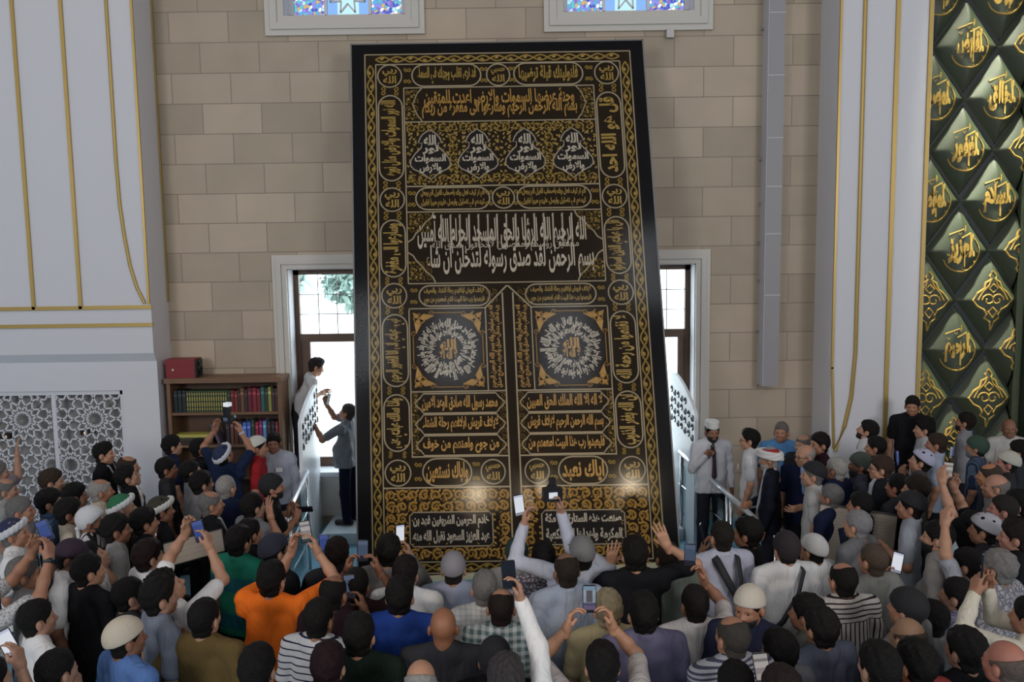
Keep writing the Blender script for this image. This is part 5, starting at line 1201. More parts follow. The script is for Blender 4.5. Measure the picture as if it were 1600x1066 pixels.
P(103, 846, 'person in dark plum peaked cap and white polo, head bowed', yaw=78, pitch=-14, cap='baseball', cc=(.03, .014, .03), hair='short', top=WH, sk=S3, coll=True, fat=1.1)
wf1 = P(-34, 905, 'bare-armed person reaching in from the frame edge to film with a blue phone', yaw=38, hair='short', top=LG, pat=('floral', (.6, .6, .6), .02, .1), R=(80, 858), L=(60, 850), sk=S2, extra=(watch('R'),), h=1.76)
P(152, 845, 'black-haired person in white shirt tipping the face steeply upward', yaw=66, pitch=34, hair='full', top=WH, pat=('vstripe', (.42, .44, .50), .05, .3), coll=True)
P(136, 868, 'broad person with short black hair in plain black T-shirt seen from behind', yaw=30, turn=18, hair='short', top=BK, sk=S1, fat=1.1)
P(230, 846, 'maroon-black haired person in white polo with dark collar trim', yaw=40, hair='full', hc=(.02, .009, .010), top=WH, coll=True, pat=('hstripe', (.58, .56, .55), .5, .1))
ph18 = P(268, 888, 'person in white T-shirt filming with both arms stretched up, face tilted back', yaw=30, turn=25, pitch=30, hair='curly', top=WH, R=(322, 842), L=(298, 820), sk=S1, h=1.70)
P(247, 906, 'black-haired person in grey-blue shirt behind the dark raised phone', yaw=50, hair='full', top=(.20, .22, .27), h=1.7)
ph21 = P(318, 938, 'person in olive brown T-shirt holding up a dark phone with one hand', yaw=14, hair='short', top=(.13, .085, .03), L=(281, 1003), sk=S1, fat=1.08)
P(194, 968, 'person in cream skullcap and bright blue shirt at the lower frame edge', yaw=34, turn=12, cap='kufi', cc=(.60, .52, .40), hair='buzz', top=(.10, .19, .42), sk=S3)
ph22 = P(86, 1018, 'person in black jacket with phone held low at the bottom frame edge', yaw=25, hair='short', top=CH, R=(118, 1062), L=(94, 1064), h=1.68)
ph19 = P(-22, 1030, 'person at the frame corner holding a brightly lit phone', yaw=25, hair='short', top=CH, R=(26, 1022), h=1.7)
P(36, 872, 'person in grey-beige shirt between the white robe and the bare arms', yaw=60, hair='short', hc=GR, top=LG, sk=S2, h=1.66)
P(200, 905, 'person in charcoal jacket behind the black T-shirt', yaw=50, hair='short', top=CH, h=1.62)
P(55, 940, 'person in white polo leaning behind the forearm with the watch', yaw=45, hair='short', top=WH, h=1.62)
# bookcase side
P(268, 682, 'young person with black hair and navy jacket before the bookcase', yaw=58, hair='full', top=NV, sk=S1)
P(311, 686, 'dark-skinned young person with white collar before the bookcase', yaw=60, hair='short', top=BK, vest=WH, sk=S3)
P(259, 716, 'person in dark grey jacket in profile below the young navy-jacketed one', yaw=68, hair='short', top=CH, sk=S3)
P(299, 720, 'person with reddish face in grey top, half hidden near the bookcase', yaw=60, hair='short', top=GY, sk=S2, pitch=12)
cam1 = P(352, 694, 'photographer in navy T-shirt holding a flash camera high in both hands', yaw=22, turn=6, pitch=24, cap='band', cc=(.60, .60, .64), cc2=(.02, .03, .08), hair='short', top=(.014, .024, .06), R=(372, 668), L=(341, 664), sk=S2, extra=(watch('R', (.5, .5, .55)),), h=1.74)
P(352, 744, 'person with cropped silver hair and navy jacket with pale collar seen from behind', yaw=18, hair='buzz', hc=SILVER, top=NV, coll=True, sk=S1)
P(314, 738, 'black-haired person in light grey hooded top near the silver-haired head', yaw=48, hair='full', top=(.20, .20, .205), fat=1.05, lean=.0)
P(328, 768, 'bald grey-fringed person in black jacket with pale cord round neck', yaw=60, hair='thin', hc=GR, top=BK, extra=(lanyard((.5, .48, .42)),), sk=S2)
P(249, 778, 'person in olive cap bound by a white band', yaw=55, pitch=2, cap='band', cc=(.58, .57, .52), cc2=(.035, .035, .02), hair='short', top=BK, sk=S3)
ph10 = P(224, 796, 'black-haired person in black holding a small phone to the far side of the face', yaw=52, hair='full', top=BK, R=(252, 838), sk=S2)
P(394, 772, 'dark-haired person in grey collared top before the seated beanie wearer', yaw=40, hair='short', top=(.19, .19, .20), coll=True)
P(372, 824, 'person in green football shirt with white collar piping', yaw=22, hair='full', top=(.015, .16, .10), coll=True, pat=('hstripe', (.012, .10, .12), .30, .4), sk=S1)
P(402, 684, 'person in red top with white cap partly behind the badge wearer', yaw=80, cap='skullcap', cc=(.6, .58, .52), hair='buzz', top=(.32, .02, .025), sk=S2)
P(427, 677, 'person in pale blue shirt with white chest badge facing the camera', yaw=172, hair='short', top=(.36, .38, .44), coll=True, sleeve='long', extra=(badge,), sk=S3, h=1.76, pitch=0)
ph23 = P(424, 742, 'bearded person in black beanie stretching both arms out with a phone', yaw=72, cap='beanie', cc=BK, hair='short', beard=('short',), top=BK, R=(468, 803), L=(462, 797), sk=S2, h=1.74)
P(388, 812, 'person in black raising one open bare hand beside the green shirt', yaw=35, hair='short', top=BK, R=(419, 798), hR='open', sk=S2, h=1.66)
P(428, 838, 'person in black with dark cap and spectacles behind the filming hands', yaw=40, cap='skullcap', cc=(.03, .03, .05), hair='short', glasses=True, top=BK, h=1.68)
ph2 = P(424, 880, 'person in bright orange T-shirt filming with raised bare arms', yaw=8, turn=6, hair='full', top=(.95, .19, .02), R=(488, 850), L=(463, 846), sk=S1, fat=1.18, h=1.74)
ph3 = P(526, 843, 'person with long dark hair filming with a blue-lit phone', yaw=-4, hair='long', hc=(.02, .012, .01), top=CH, L=(512, 882), sk=S2, h=1.66)
ph4 = P(556, 890, 'person in dark maroon lifting a phone against the black board edge', yaw=2, hair='short', top=(.03, .014, .016), R=(583, 880), L=(551, 880), sk=S3, h=1.66)
ph5 = P(520, 900, 'balding person in dark plum top holding a phone near the chest', yaw=14, hair='thin', top=(.028, .014, .018), R=(562, 938), sk=S3, h=1.68)
ph6 = P(607, 838, 'person in grey hooded sweatshirt filming with a bright phone', yaw=6, hair='full', top=(.20, .19, .175), R=(634, 858), sk=S1, sleeve='long', h=1.72)
P(633, 872, 'dark-haired person in white T-shirt behind the royal blue shirt', yaw=8, hair='full', hc=(.016, .010, .010), top=WH, fat=1.12)
P(624, 905, 'black-haired person in royal blue T-shirt seen from behind', yaw=4, hair='full', top=(.02, .055, .26), fat=1.1)
P(708, 865, 'person in grey knit skullcap and pale blue shirt seen from behind', yaw=0, cap='kufi', cc=(.24, .23, .25), hair='buzz', hc=(.03, .02, .02), top=(.32, .35, .44), coll=False, fat=1.1)
P(757, 893, 'grey-haired person in cream plaid shirt seen from behind', yaw=-6, hair='short', hc=GR, top=(.52, .50, .46), pat=('check', (.36, .35, .36), .035, .3), coll=True)
P(692, 950, 'bald brown-headed person in charcoal jacket seen from behind', yaw=0, hair=None, top=CH, sk=(.30, .125, .065), fat=1.15)
P(783, 921, 'short-haired person in white and green gingham shirt', yaw=4, hair='thin', hc=(.02, .012, .01), top=(.52, .54, .52), pat=('check', (.10, .15, .15), .05, .5), coll=True, sk=S2)
ph7 = P(790, 1030, 'curly grey-haired person lifting a phone in a long white sleeve', yaw=0, hair='curly', hc=(.07, .06, .06), top=WH, R=(806, 920), sleeve='long', coll=True, h=1.70)
P(773, 1000, 'person in black knit cap below the gingham shirt', yaw=0, cap='beanie', cc=BK, hair='short', top=BK, h=1.66)
P(656, 1037, 'white-haired balding person at the bottom frame edge below the blue shirt', yaw=0, pitch=-10, hair='fringe', hc=SILVER, top=CH, sk=S1, h=1.68)
P(560, 963, 'black-haired person in dark green T-shirt seen from behind', yaw=4, hair='full', top=(.012, .022, .016), sk=S1)
P(497, 938, 'black-haired person in white and navy horizontally striped T-shirt', yaw=16, hair='short', top=(.55, .54, .54), pat=('hstripe', (.02, .022, .05), .044, .2), sk=S2, fat=1.05)
P(512, 1008, 'maroon-haired person at the bottom below the striped T-shirt', yaw=6, hair='full', hc=(.024, .010, .012), top=(.02, .012, .014), h=1.68)
P(401, 1012, 'black-haired person at the bottom edge before the orange T-shirt', yaw=6, hair='full', top=BK, h=1.68)
# before the hanging
P(807, 843, 'person in dark green cap and pale beige shirt before the hanging', yaw=0, cap='kufi', cc=(.014, .035, .03), hair='short', top=(.46, .43, .38), coll=True, h=1.7)
P(849, 850, 'black-haired person in grey and white flowered shirt', yaw=-4, hair='full', hc=(.014, .010, .011), top=(.45, .42, .44), pat=('floral', (.12, .10, .13), .03, .12))
P(885, 865, 'brown-headed balding person in pale blue-grey shirt turned slightly away', yaw=-14, hair='thin', hc=(.035, .025, .018), top=(.36, .40, .48), coll=True, sk=(.22, .115, .075), fat=1.1)
ph8 = P(908, 838, 'person in grey peaked cap reaching up with a phone and a camera', yaw=-10, pitch=14, cap='baseball', cc=(.17, .17, .165), hair='short', top=(.46, .48, .56), L=(823, 806, .1), R=(872, 788, .1), sleeve='long', extra=(watch('R', (.03, .02, .02)),), h=1.8)
P(992, 841, 'black-haired person in black T-shirt shading the brow with a raised hand', yaw=-4, hair='full', top=BK, R=(1030, 846, .12), L=(960, 872, .15), hR='open', hL='open', sk=S1, h=1.76)
P(1044, 848, 'brown-headed person in sage green shirt beside the black T-shirt', yaw=-8, hair='buzz', hc=(.05, .035, .025), top=(.15, .17, .14), coll=True, sk=S2)
ph12 = P(1128, 815, 'person in pale lilac shirt with black backpack straps and a phone', yaw=-14, hair='buzz', hc=(.02, .016, .012), top=(.46, .47, .57), coll=True, L=(1102, 852), extra=(packstraps,), sk=S2, h=1.78, fat=1.05)
P(1168, 811, 'dark-haired young person in black shirt in profile by the handrail', yaw=-58, hair='full', top=BK, sk=S2)
ph11 = P(1086, 917, 'person in white short-sleeved shirt holding a phone high on one arm', yaw=-8, hair='short', hc=(.02, .014, .012), top=(.68, .63, .59), R=(1091, 898), sk=S2, coll=True, fat=1.1)
P(950, 925, 'blond-grey haired person in yellow vest with striped collar', yaw=-4, hair='full', hc=(.40, .32, .20), top=(.44, .36, .20), sk=S1, pat=('hstripe', (.40, .33, .18), .3, .05))
ph10b = P(941, 1008, 'black-haired person framing the hanging on a phone with both bare arms', yaw=-2, hair='full', top=(.52, .48, .46), R=(945, 965), L=(898, 968), sk=S1, h=1.72, fat=1.1)
P(1005, 929, 'black-haired person in lavender grey shirt seen from behind', yaw=-6, hair='full', top=(.15, .14, .22), fat=1.1, coll=True)
P(1145, 964, 'grizzled person in black and white pinstriped shirt', yaw=-12, turn=-8, hair='thin', hc=(.07, .06, .05), top=(.34, .34, .36), pat=('hstripe', (.06, .06, .09), .028, .45), sk=S2, coll=True)
P(1172, 917, 'bearded person in white skullcap and navy shirt turned to face the camera', yaw=-160, turn=20, pitch=-6, cap='kufi', cc=(.60, .54, .44), hair='buzz', beard=('short',), top=(.022, .024, .05), sk=S2)
P(1150, 1040, 'black-haired person at the bottom edge below the pinstriped shirt', yaw=-4, hair='full', top=BK, h=1.68)
ph16 = P(1222, 1046, 'brown-haired person at the bottom edge with a bright phone at the side', yaw=-10, hair='full', hc=(.03, .018, .015), top=CH, L=(1202, 1062), sk=S1, h=1.68)
P(1229, 833, 'person in dark beanie and white shirt crossed by a black strap', yaw=-10, cap='beanie', cc=(.02, .012, .016), hair='short', top=(.66, .65, .64), extra=(strap(side=1, wide=.036),), fat=1.1, Y=5.88, h=1.77)
P(1272, 837, 'person in smooth white skullcap and white shirt beside the strap wearer', yaw=-28, cap='kufi', cc=(.60, .59, .57), hair='buzz', top=WH, sk=S2, Y=6.38, h=1.585)
P(1262, 932, 'dark-haired person in grey-green top in profile behind the navy T-shirt', yaw=-50, hair='full', top=(.12, .125, .11), sk=S2)
P(1283, 952, 'person with close black hair in slate T-shirt with blue neckband', yaw=-22, hair='full', hc=(.014, .012, .011), top=(.10, .11, .15), sk=S1, fat=1.1)
P(1218, 988, 'grey-jacketed person stooping under the black strap wearer', yaw=-25, hair='full', top=(.12, .12, .13), h=1.6)
P(1318, 880, 'balding person in shirt with broad black and white stripes', yaw=-12, hair='thin', hc=DK, top=(.50, .46, .42), pat=('yoke', (.03, .022, .03), .034, .3), coll=True, sk=S2, fat=1.2)
ph15 = P(1365, 851, 'bald person in grey shirt filming with a bright phone', yaw=-24, hair='buzz', hc=(.10, .07, .05), top=(.22, .22, .20), R=(1392, 905), sk=(.42, .21, .13), coll=True)
ph14 = P(1341, 799, 'grey-haired person lifting a phone beside the face in front of the framed document', yaw=-38, hair='short', hc=(.30, .29, .29), top=GY, L=(1318, 868), sk=S1)
P(1419, 922, 'person in black beanie bending low before the grey polo', yaw=-40, cap='beanie', cc=BK, hair='short', top=(.20, .18, .17), sk=S2, fat=1.1)
P(1420, 966, 'grizzled balding person with dark top before the salmon shirt', yaw=-20, hair='fringe', hc=(.09, .07, .05), top=CH, sk=(.30, .17, .10))
P(1374, 1008, 'black-haired person in dark jacket at the bottom edge by the stripes', yaw=-15, hair='full', top=CH, h=1.7)
P(1432, 1004, 'black-haired person in salmon red T-shirt at the bottom frame edge', yaw=-22, hair='full', top=(.42, .075, .065), sk=S2, fat=1.05, h=1.66)
P(1510, 985, 'black-haired person in black jacket at the bottom beside the salmon shirt', yaw=-20, hair='full', top=BK, h=1.72, fat=1.15)
P(1573, 1002, 'bald red-headed person in the bottom frame corner', yaw=-25, hair='fringe', hc=(.16, .12, .1), top=CH, sk=(.40, .16, .11), h=1.72)
P(1466, 817, 'black-bearded person with thick black hair in grey polo shirt', yaw=-58, hair='full', beard=('full',), top=(.30, .28, .26), coll=True, sk=S1, fat=1.15, h=1.74)
P(1562, 862, 'grey-haired person in white flowered shirt near the frame edge', yaw=-30, hair='full', hc=(.26, .24, .22), top=(.44, .42, .42), pat=('floral', (.2, .18, .2), .035, .12), sk=S2)
ph17 = P(1612, 935, 'person beyond the frame edge stretching cream sleeves with clasped hands and phone', yaw=-35, hair='short', top=CR, R=(1540, 905, .12), L=(1528, 912, .12), sleeve='long', sk=S2, h=1.72)
P(1540, 806, 'black-haired person in pale cap and dark top in the thick of the crowd', yaw=-48, cap='skullcap', cc=(.40, .39, .42), hair='full', top=(.03, .028, .035), sk=S2)
P(1424, 771, 'person in black cap and pale shirt in profile holding the framed document', yaw=-60, cap='skullcap', cc=BK, hair='short', top=(.34, .36, .40), coll=True, R=(1392, 868, 0.0), L=(1376, 850, .0), hR='fist', hL='fist', sk=S2)
P(1497, 905, 'person in blue and white checked shirt between raised forearms', yaw=-45, hair='short', top=(.36, .36, .48), pat=('check', (.14, .14, .26), .03, .4), h=1.62)
P(1456, 940, 'person in mushroom grey collared shirt behind the black beanie', yaw=-35, hair='short', hc=DK, top=(.24, .22, .21), coll=True, h=1.58)
# guests by the handrail and pier
mic = P(1112, 659, 'bearded person in tall white prayer cap, white shirt and tie speaking into a microphone', yaw=176, pitch=-4, cap='taqiyah', cc=(.70, .69, .64), hair='short', beard=('full',), top=(.60, .60, .63), coll=True, sleeve='long', extra=(tie((.035, .012, .02)),), R=(1109, 706, -.16), hR='fist', sk=S3, h=1.76, z0=.0)
P(1172, 672, 'spectacled person in white shirt with round chest badge beside the speaker', yaw=-72, hair='quiff', glasses=True, top=(.62, .61, .62), coll=True, sk=S1, h=1.76, extra=(badge,), fat=1.05)
P(1206, 700, 'white-bearded imam in white turban with red crown and black robe', yaw=-66, pitch=-6, cap='turban', cc=(.72, .70, .66), cc2=(.34, .015, .02), hair='buzz', hc=SILVER, beard=('full', (.40, .36, .32)), top=(.010, .011, .02), sleeve='long', extra=(stole, headset), R=(1166, 790, .0), hR='fist', sk=S2, h=1.76, fat=1.1)
P(1221, 660, 'grey-haired person in sky blue shirt against the stone wall', yaw=-164, turn=14, hair='buzz', hc=(.17, .15, .13), top=(.10, .26, .50), coll=True, sk=S2, h=1.80)
P(1259, 695, 'bald spectacled person in navy jacket and blue shirt', yaw=-150, turn=50, pitch=-4, hair='fringe', hc=SILVER, glasses=True, top=NV, vest=(.25, .38, .60), sk=S1)
P(1281, 678, 'person with thick dark hair turned away beside the pier edge', yaw=-100, hair='full', hc=(.016, .009, .009), top=(.03, .012, .018), sk=S2, h=1.78)
P(1256, 680, 'pale balding face half hidden behind the navy jacket', yaw=-120, hair='thin', hc=GR, top=CH, sk=S1, h=1.72)
P(1271, 724, 'person in black skullcap and white shirt in profile before the navy jacket', yaw=-72, cap='skullcap', cc=(.014, .014, .018), hair='short', hc=GR, top=(.52, .50, .48), coll=True, sk=S1, R=(1243, 795), hR='relax')
P(1307, 716, 'white-haired person in navy jacket seen from behind near the pier', yaw=-40, hair='short', hc=(.42, .40, .36), top=NV, sk=S2, fat=1.05)
P(1344, 709, 'grey-bearded person in dark green knit cap', yaw=-76, cap='beanie', cc=(.055, .065, .05), hair='buzz', beard=('full', (.05, .045, .045)), top=(.06, .06, .085), sk=S3)
P(1377, 714, 'brown-haired spectacled person in dark waistcoat and white shirt', yaw=-72, hair='full', hc=(.06, .036, .026), glasses=True, beard=('moust',), top=(.016, .018, .022), vest=(.5, .5, .55), sk=S1)
P(1352, 657, 'young dark-haired person in white T-shirt gazing upward before the pier', yaw=-64, pitch=20, hair='full', hc=(.014, .011, .010), beard=('short',), top=(.58, .57, .58), sk=S1, h=1.8)
P(1369, 683, 'dark-jacketed person mostly hidden behind the white T-shirt gazer', yaw=-60, hair='short', top=BK, sk=S2, h=1.72)
P(1426, 620, 'tall person in black polo shirt standing above the others before the pier', yaw=-158, turn=10, pitch=-2, hair='quiff', hc=(.02, .014, .012), top=BK, coll=True, sk=S2, Y=10.25, z0=.24, h=1.72)
P(1444, 656, 'young black-haired person in white shirt before the niche panel edge', yaw=-76, hair='curly', top=(.50, .50, .52), sk=S1, Y=10.02, z0=.0, h=1.74)
P(1464, 678, 'brown-haired person in blue-white shirt before the gilt ornament', yaw=-62, hair='short', hc=(.05, .03, .022), top=(.40, .46, .56), coll=True, sk=S2, h=1.74)
ph27 = P(1437, 703, 'person in blue and white skullcap with dark hair looking up', yaw=-62, pitch=16, cap='skullcap', cc=(.42, .42, .55), hair='full', top=(.07, .065, .06), L=(1408, 738), sk=S1)
ph26 = P(1508, 645, 'bearded person in grey shirt with raised hands before the niche panel', yaw=-52, pitch=10, hair='short', hc=(.02, .012, .01), beard=('short',), top=(.26, .25, .26), coll=True, L=(1489, 726), sk=S2, Y=10.05, z0=.24, h=1.72)
P(1527, 683, 'grey-bearded person in green knit cap and blue striped waistcoat', yaw=-50, cap='beanie', cc=(.035, .07, .045), hair='buzz', beard=('full', (.22, .2, .19)), top=(.10, .14, .20), pat=('vstripe', (.03, .04, .08), .05, .5), sk=S2, h=1.72)
P(1577, 655, 'bald person in white polo facing the crowd before the niche panel', yaw=-168, turn=12, hair=None, top=(.50, .47, .43), coll=True, sk=S3, Y=10.1, z0=.24, h=1.72)
P(1574, 706, 'red-faced person in white lace cap near the frame edge', yaw=-66, pitch=8, cap='kufi', cc=(.48, .46, .38), hair='buzz', top=CH, sk=(.42, .18, .13))
P(1594, 690, 'dark-haired person with spectacles pushed up at the frame edge', yaw=-50, hair='full', glasses=False, top=CH, sk=S2, h=1.74)
P(1547, 725, 'person with bare orange scalp behind the raised arms', yaw=-60, hair='thin', hc=(.07, .05, .04), top=CH, sk=(.46, .20, .10))
P(1556, 741, 'grey-fringed person with ruddy face in profile', yaw=-66, hair='fringe', hc=(.24, .21, .18), top=(.22, .22, .20), sk=(.44, .22, .14), pitch=6)
P(1566, 775, 'ruddy person in navy shirt with long arm reaching forward', yaw=-66, pitch=10, hair='short', hc=(.03, .022, .02), top=(.015, .02, .055), sk=(.42, .18, .13), L=(1508, 792), hL='relax', sleeve='long')
P(1591, 768, 'dark-haired person with reddish cheek cut by the frame edge', yaw=-60, hair='full', top=BK, sk=(.40, .19, .13))
cam24 = P(1520, 800, 'bare-armed person stretching two long forearms to film over the heads', yaw=-52, hair='short', top=BK, R=(1487, 752), L=(1468, 742), sk=S1, h=1.66)
P(1432, 745, 'brown-haired person with dark top below the blue and white skullcap', yaw=-56, hair='full', hc=(.03, .02, .014), top=(.05, .045, .04), sk=S2)
P(1404, 742, 'dark reddish face half hidden between waistcoat and skullcap', yaw=-40, hair='short', top=CH, sk=(.32, .13, .08))
P(1588, 815, 'reddish-cheeked person in black jacket below the long navy sleeve', yaw=-60, hair='full', hc=(.02, .012, .01), top=BK, sk=(.40, .19, .13))
ph24b = P(1512, 858, 'person raising one long bare forearm with a pale cloth in hand', yaw=-48, hair='short', top=(.34, .34, .38), L=(1476, 806), sk=S1, h=1.62)
P(1300, 758, 'person in navy jacket stooping behind the framed document', yaw=-40, hair='short', hc=GR, top=NV, sk=S2, h=1.64)
P(1345, 770, 'person in black top standing close behind the framed document', yaw=-50, hair='short', top=BK, sk=S2, h=1.60)
# at the window
w2 = P(541, 631, 'stout person in grey T-shirt and navy trousers reaching up by the window', yaw=-78, pitch=16, hair='short', hc=(.05, .045, .04), top=(.22, .23, .25), R=(507, 626, -.05), L=(489, 660, -.12), hR='grip', hL='fist', sk=S2, Y=11.02, z0=.15, h=1.70, fat=1.34, trou=(.010, .013, .03), grp='helpers at the window')
w1 = P(489, 560, 'young person in white T-shirt leaning from the window sill toward a phone', yaw=72, pitch=-18, hair='quiff', hc=(.03, .022, .018), top=(.55, .54, .53), R=(507, 612, .0), L=(470, 612, -.05), hR='relax', hL='fist', sk=S1, Y=11.50, z0=.82, h=1.60, lean=.5, grp='helpers at the window')
build_people()

# ---------------------------------------------------------------- things held in the hands
def scr(name, cols, s):
    m, nt, b = newmat(name); N = nt.nodes; L = nt.links
    tc = N.new('ShaderNodeTexCoord'); sp = N.new('ShaderNodeSeparateXYZ'); L.new(tc.outputs['Generated'], sp.inputs[0])
    rp = N.new('ShaderNodeValToRGB'); rp.color_ramp.interpolation = 'CONSTANT'
    while len(rp.color_ramp.elements) < len(cols): rp.color_ramp.elements.new(.5)
    for i, (t, c) in enumerate(cols): rp.color_ramp.elements[i].position = t; rp.color_ramp.elements[i].color = (*c, 1)
    L.new(sp.outputs['Z'], rp.inputs[0]); L.new(rp.outputs[0], b.inputs['Emission Color']); b.inputs['Emission Strength'].default_value = s
    b.inputs['Base Color'].default_value = (.01, .01, .012, 1); b.inputs['Roughness'].default_value = .12; return m
SCR = {'bright': scr('screen_bright', [(0, (.25, .25, .3)), (.14, (.75, .78, .85)), (.9, (.5, .55, .7))], .9), 'blue': scr('screen_blue', [(0, (.03, .04, .12)), (.2, (.06, .10, .34)), (.8, (.10, .14, .42))], .55),
       'dim': scr('screen_dim', [(0, (.02, .02, .03)), (.25, (.08, .11, .18)), (.8, (.12, .16, .25))], .6), 'dark': mat('screen_dark', (.012, .010, .016), .15), 'back': mat('phone_back', (.02, .03, .07), .2),
       'scene': scr('screen_scene', [(0, (.02, .02, .02)), (.06, (.16, .12, .22)), (.22, (.10, .08, .14)), (.34, (.30, .36, .44)), (.62, (.36, .42, .50)), (.85, (.22, .34, .46))], .65),
       'app': scr('screen_app', [(0, (.05, .05, .05)), (.15, (.42, .38, .36)), (.35, (.30, .26, .26)), (.55, (.5, .46, .44)), (.75, (.20, .19, .19)), (.85, (.45, .42, .40))], .7)}
def phone(owner, keys, u, v, kind, label, tilt=0, yawoff=0, land=False, picture=False, back=False, pv=0):
    ks = {'R': 1, 'L': -1}; Y = np.mean([owner['arms_w'][ks[k]][1] for k in keys]); c = at(u, v, Y)
    n = (owner['eye'] - c); n /= np.linalg.norm(n); q = CAM - c; q /= np.linalg.norm(q); n = n * .3 + q * .7; n /= np.linalg.norm(n); a = atan2(n[0], -n[1]) + radians(yawoff)
    o = tag(root('smartphone', c), label, 'phone', 'phones raised over the crowd')
    o.rotation_euler = (Matrix.Rotation(a, 3, 'Z') @ Matrix.Rotation(radians(pv) + math.asin(np.clip(n[2], -1, 1)) * -.6, 3, 'X') @ Matrix.Rotation(radians(tilt + (90 if land else 0)), 3, 'Y')).to_euler()
    w, h = .039, .081
    b = bpy.data.objects.new('case', PHME['case']); COL.objects.link(b); b.parent = o
    s_ = share('screen', PHME['screen'], SCR[kind], o)
    if picture:   # the hanging itself, small and dark, on the lit screen
        MB().box((-.018, -.0056, -.018), (.017, -.0052, .052)).build('screen_picture', mat('picture_dark', (.035, .03, .035), .4, emit=(.10, .09, .10), estr=.5), s_)
    return o
PHME = {}
_b = MB(); _w, _h = .039, .081
_pts = [(x, z) for cx, cz, a0 in ((_w - .01, _h - .01, 0), (-_w + .01, _h - .01, 1), (-_w + .01, -_h + .01, 2), (_w - .01, -_h + .01, 3)) for x, z in [(cx + .01 * cos(a0 * pi / 2 + t), cz + .01 * sin(a0 * pi / 2 + t)) for t in (0, pi / 6, pi / 3, pi / 2)]]
_n = len(_pts); _b.add([(x, -.004, z) for x, z in _pts] + [(x, .005, z) for x, z in _pts], [list(range(_n)), list(range(_n, 2 * _n))[::-1]] + [[q, _n + q, _n + (q + 1) % _n, (q + 1) % _n] for q in range(_n)])
_b.box((-.03, .005, .045), (-.006, .007, .072)); _o = _b.build('case', mat('phone_case', (.014, .014, .018), .3)); PHME['case'] = _o.data; bpy.data.objects.remove(_o)
_o = MB().box((-.035, -.0052, -.072), (.035, -.004, .076)).build('screen', []); PHME['screen'] = _o.data; bpy.data.objects.remove(_o)
phone(ph18, 'RL', 311, 830, 'blue', 'dark blue-lit phone between two bare hands above the white T-shirt', tilt=-12)
phone(ph2, 'RL', 478, 831, 'app', 'phone with pale cluttered screen held up by the orange T-shirt wearer', tilt=-8)
phone(ph3, 'L', 506, 851, 'blue', 'upright phone with vivid blue screen beside the long dark hair', tilt=2)
phone(ph4, 'RL', 567, 861, 'dim', 'phone with greyish screen against the edge of the black board', tilt=2)
phone(ph5, 'R', 546, 917, 'dim', 'dim phone held low under the greyish one', tilt=-3)
phone(ph6, 'R', 625, 836, 'bright', 'small bright phone beside the grey hooded sweatshirt wearer', tilt=4, yawoff=35)
phone(ph7, 'R', 795, 898, 'dark', 'dark phone at the top of the long white sleeve', tilt=-4)
phone(ph8, 'L', 811, 790, 'bright', 'white-lit phone raised highest in front of the hanging', tilt=-6)
phone(ph10b, 'RL', 921, 936, 'scene', 'phone showing the hanging on its screen between two bare arms', tilt=0, picture=True)
phone(ph11, 'R', 1078, 868, 'dim', 'phone with a bluish screen before the pale lilac shirt', tilt=2)
phone(ph12, 'L', 1097, 834, 'back', 'edge-on blue phone of the backpack wearer', tilt=4, yawoff=70)
phone(ph16, 'L', 1191, 1046, 'app', 'pale glowing phone at the bottom edge beside the pinstriped shirt', tilt=-10)
phone(ph14, 'L', 1317, 840, 'back', 'dark blue phone held beside the grey-haired face', tilt=3, yawoff=50)
phone(ph15, 'R', 1402, 880, 'bright', 'bright phone filming beside the bald scalp', tilt=6)
phone(ph26, 'L', 1489, 708, 'dim', 'phone raised by the bearded person before the niche panel', tilt=4)
phone(ph17, 'RL', 1536, 882, 'back', 'edge-on phone between the clasped hands with cream sleeves', tilt=3, yawoff=70)
phone(ph21, 'L', 266, 985, 'dark', 'large dark phone gripped above the olive brown T-shirt', tilt=-10)
phone(ph19, 'R', 12, 1005, 'bright', 'glowing phone in the lower frame corner by the lattice side', tilt=-20)
phone(ph22, 'RL', 106, 1058, 'dim', 'phone with glassy screen low at the bottom edge near the black T-shirt', tilt=-6)
phone(wf1, 'RL', 70, 830, 'blue', 'dark blue phone between the reaching bare forearms', tilt=-18)
phone(ph10, 'R', 243, 828, 'bright', 'tiny bright phone corner below the olive cap', tilt=-10, yawoff=50)
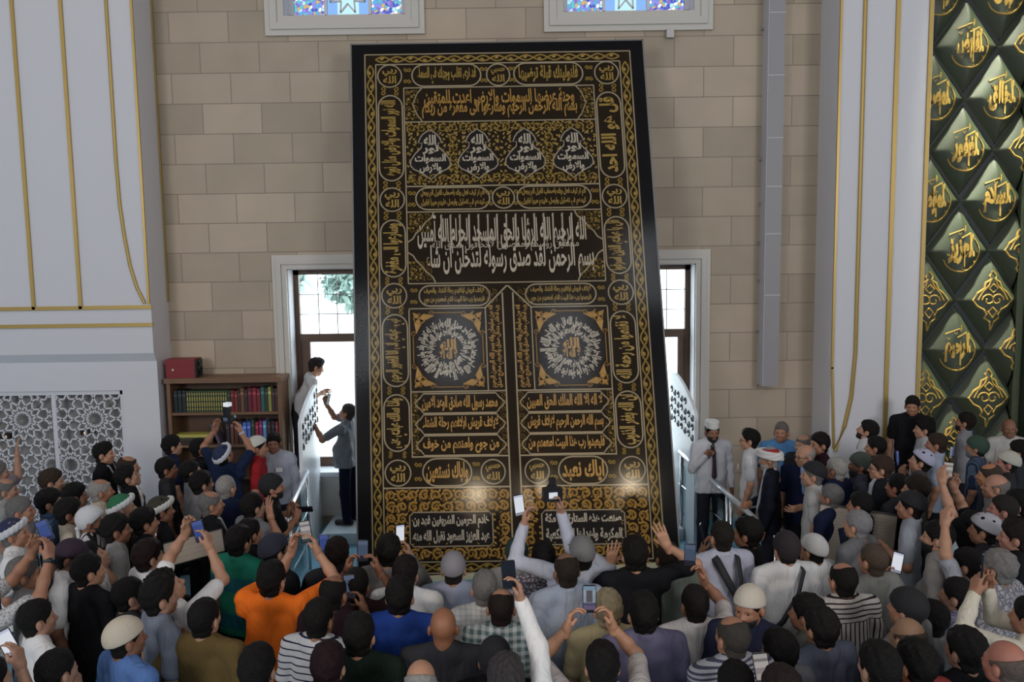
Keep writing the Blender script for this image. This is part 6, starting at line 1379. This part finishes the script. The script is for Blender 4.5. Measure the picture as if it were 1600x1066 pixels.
phone(ph23, 'RL', 476, 796, 'dark', 'dark phone held flat in the outstretched arms of the beanie wearer', land=True, pv=50)
phone(w2, 'R', 513, 624, 'dark', 'phone passed between the two helpers at the window', tilt=20, yawoff=40)
phone(cam24, 'RL', 1481, 736, 'app', 'phone at the end of two long bare forearms', tilt=4)
phone(ph27, 'L', 1402, 716, 'blue', 'narrow blue-lit phone beside the blue and white skullcap', tilt=10, yawoff=60)
def camera_(owner, keys, u, v, label, flash):
    ks = {'R': 1, 'L': -1}; Y = np.mean([owner['arms_w'][ks[k]][1] for k in keys]); c = at(u, v, Y); o = tag(root('camera_with_flash' if flash else 'compact_camera', c, radians(-owner['yaw'])), label, 'camera')
    MB().box((-.07, -.03, -.05), (.07, .035, .045)).box((-.03, -.03, .045), (.03, .03, .068)).build('body', BLACKP, o); MB().tube([(0, .035, -.005), (0, .12, -.005)], .036, 14).build('lens', BLACKP, o, True)
    MB().box((-.032, -.0315, -.03), (.032, -.03, .02)).build('screen', SCR['bright' if not flash else 'dim'], o)
    if flash:
        f = MB().box((-.03, -.03, .068), (.03, .03, .15)).build('flash_unit', BLACKP, o); MB().box((-.034, -.02, .15), (.034, .05, .195)).build('flash_head', mat('flash_white', (.75, .78, .8), .3, emit=(.8, .85, .9), estr=.5), f)
    else: MB().box((-.022, -.025, .07), (.022, .02, .12)).build('viewfinder', BLACKP, o)
camera_(cam1, 'RL', 355, 655, 'black camera with a flash unit held high before the bookcase', True)
camera_(ph8, 'R', 863, 772, 'small black camera with a lit screen raised before the hanging', False)
mw = mic['arms_w'][1]; mo = tag(root('microphone', mw), 'black hand microphone at the mouth of the white-capped speaker', 'microphone')
dm = mic['eye'] - mw; dm[2] -= .10; dm = dm / np.linalg.norm(dm)
MB().tube([-dm * .09, dm * .07], [.013, .017], 8).build('handle', BLACKP, mo, True); MB().tube([dm * .07, dm * .085, dm * .105, dm * .12], [.02, .027, .025, .012], 10).build('grille', mat('mic_grille', (.06, .06, .06), .5, metal=.5), mo, True)
bpy.data.objects.remove(_to, do_unlink=True)
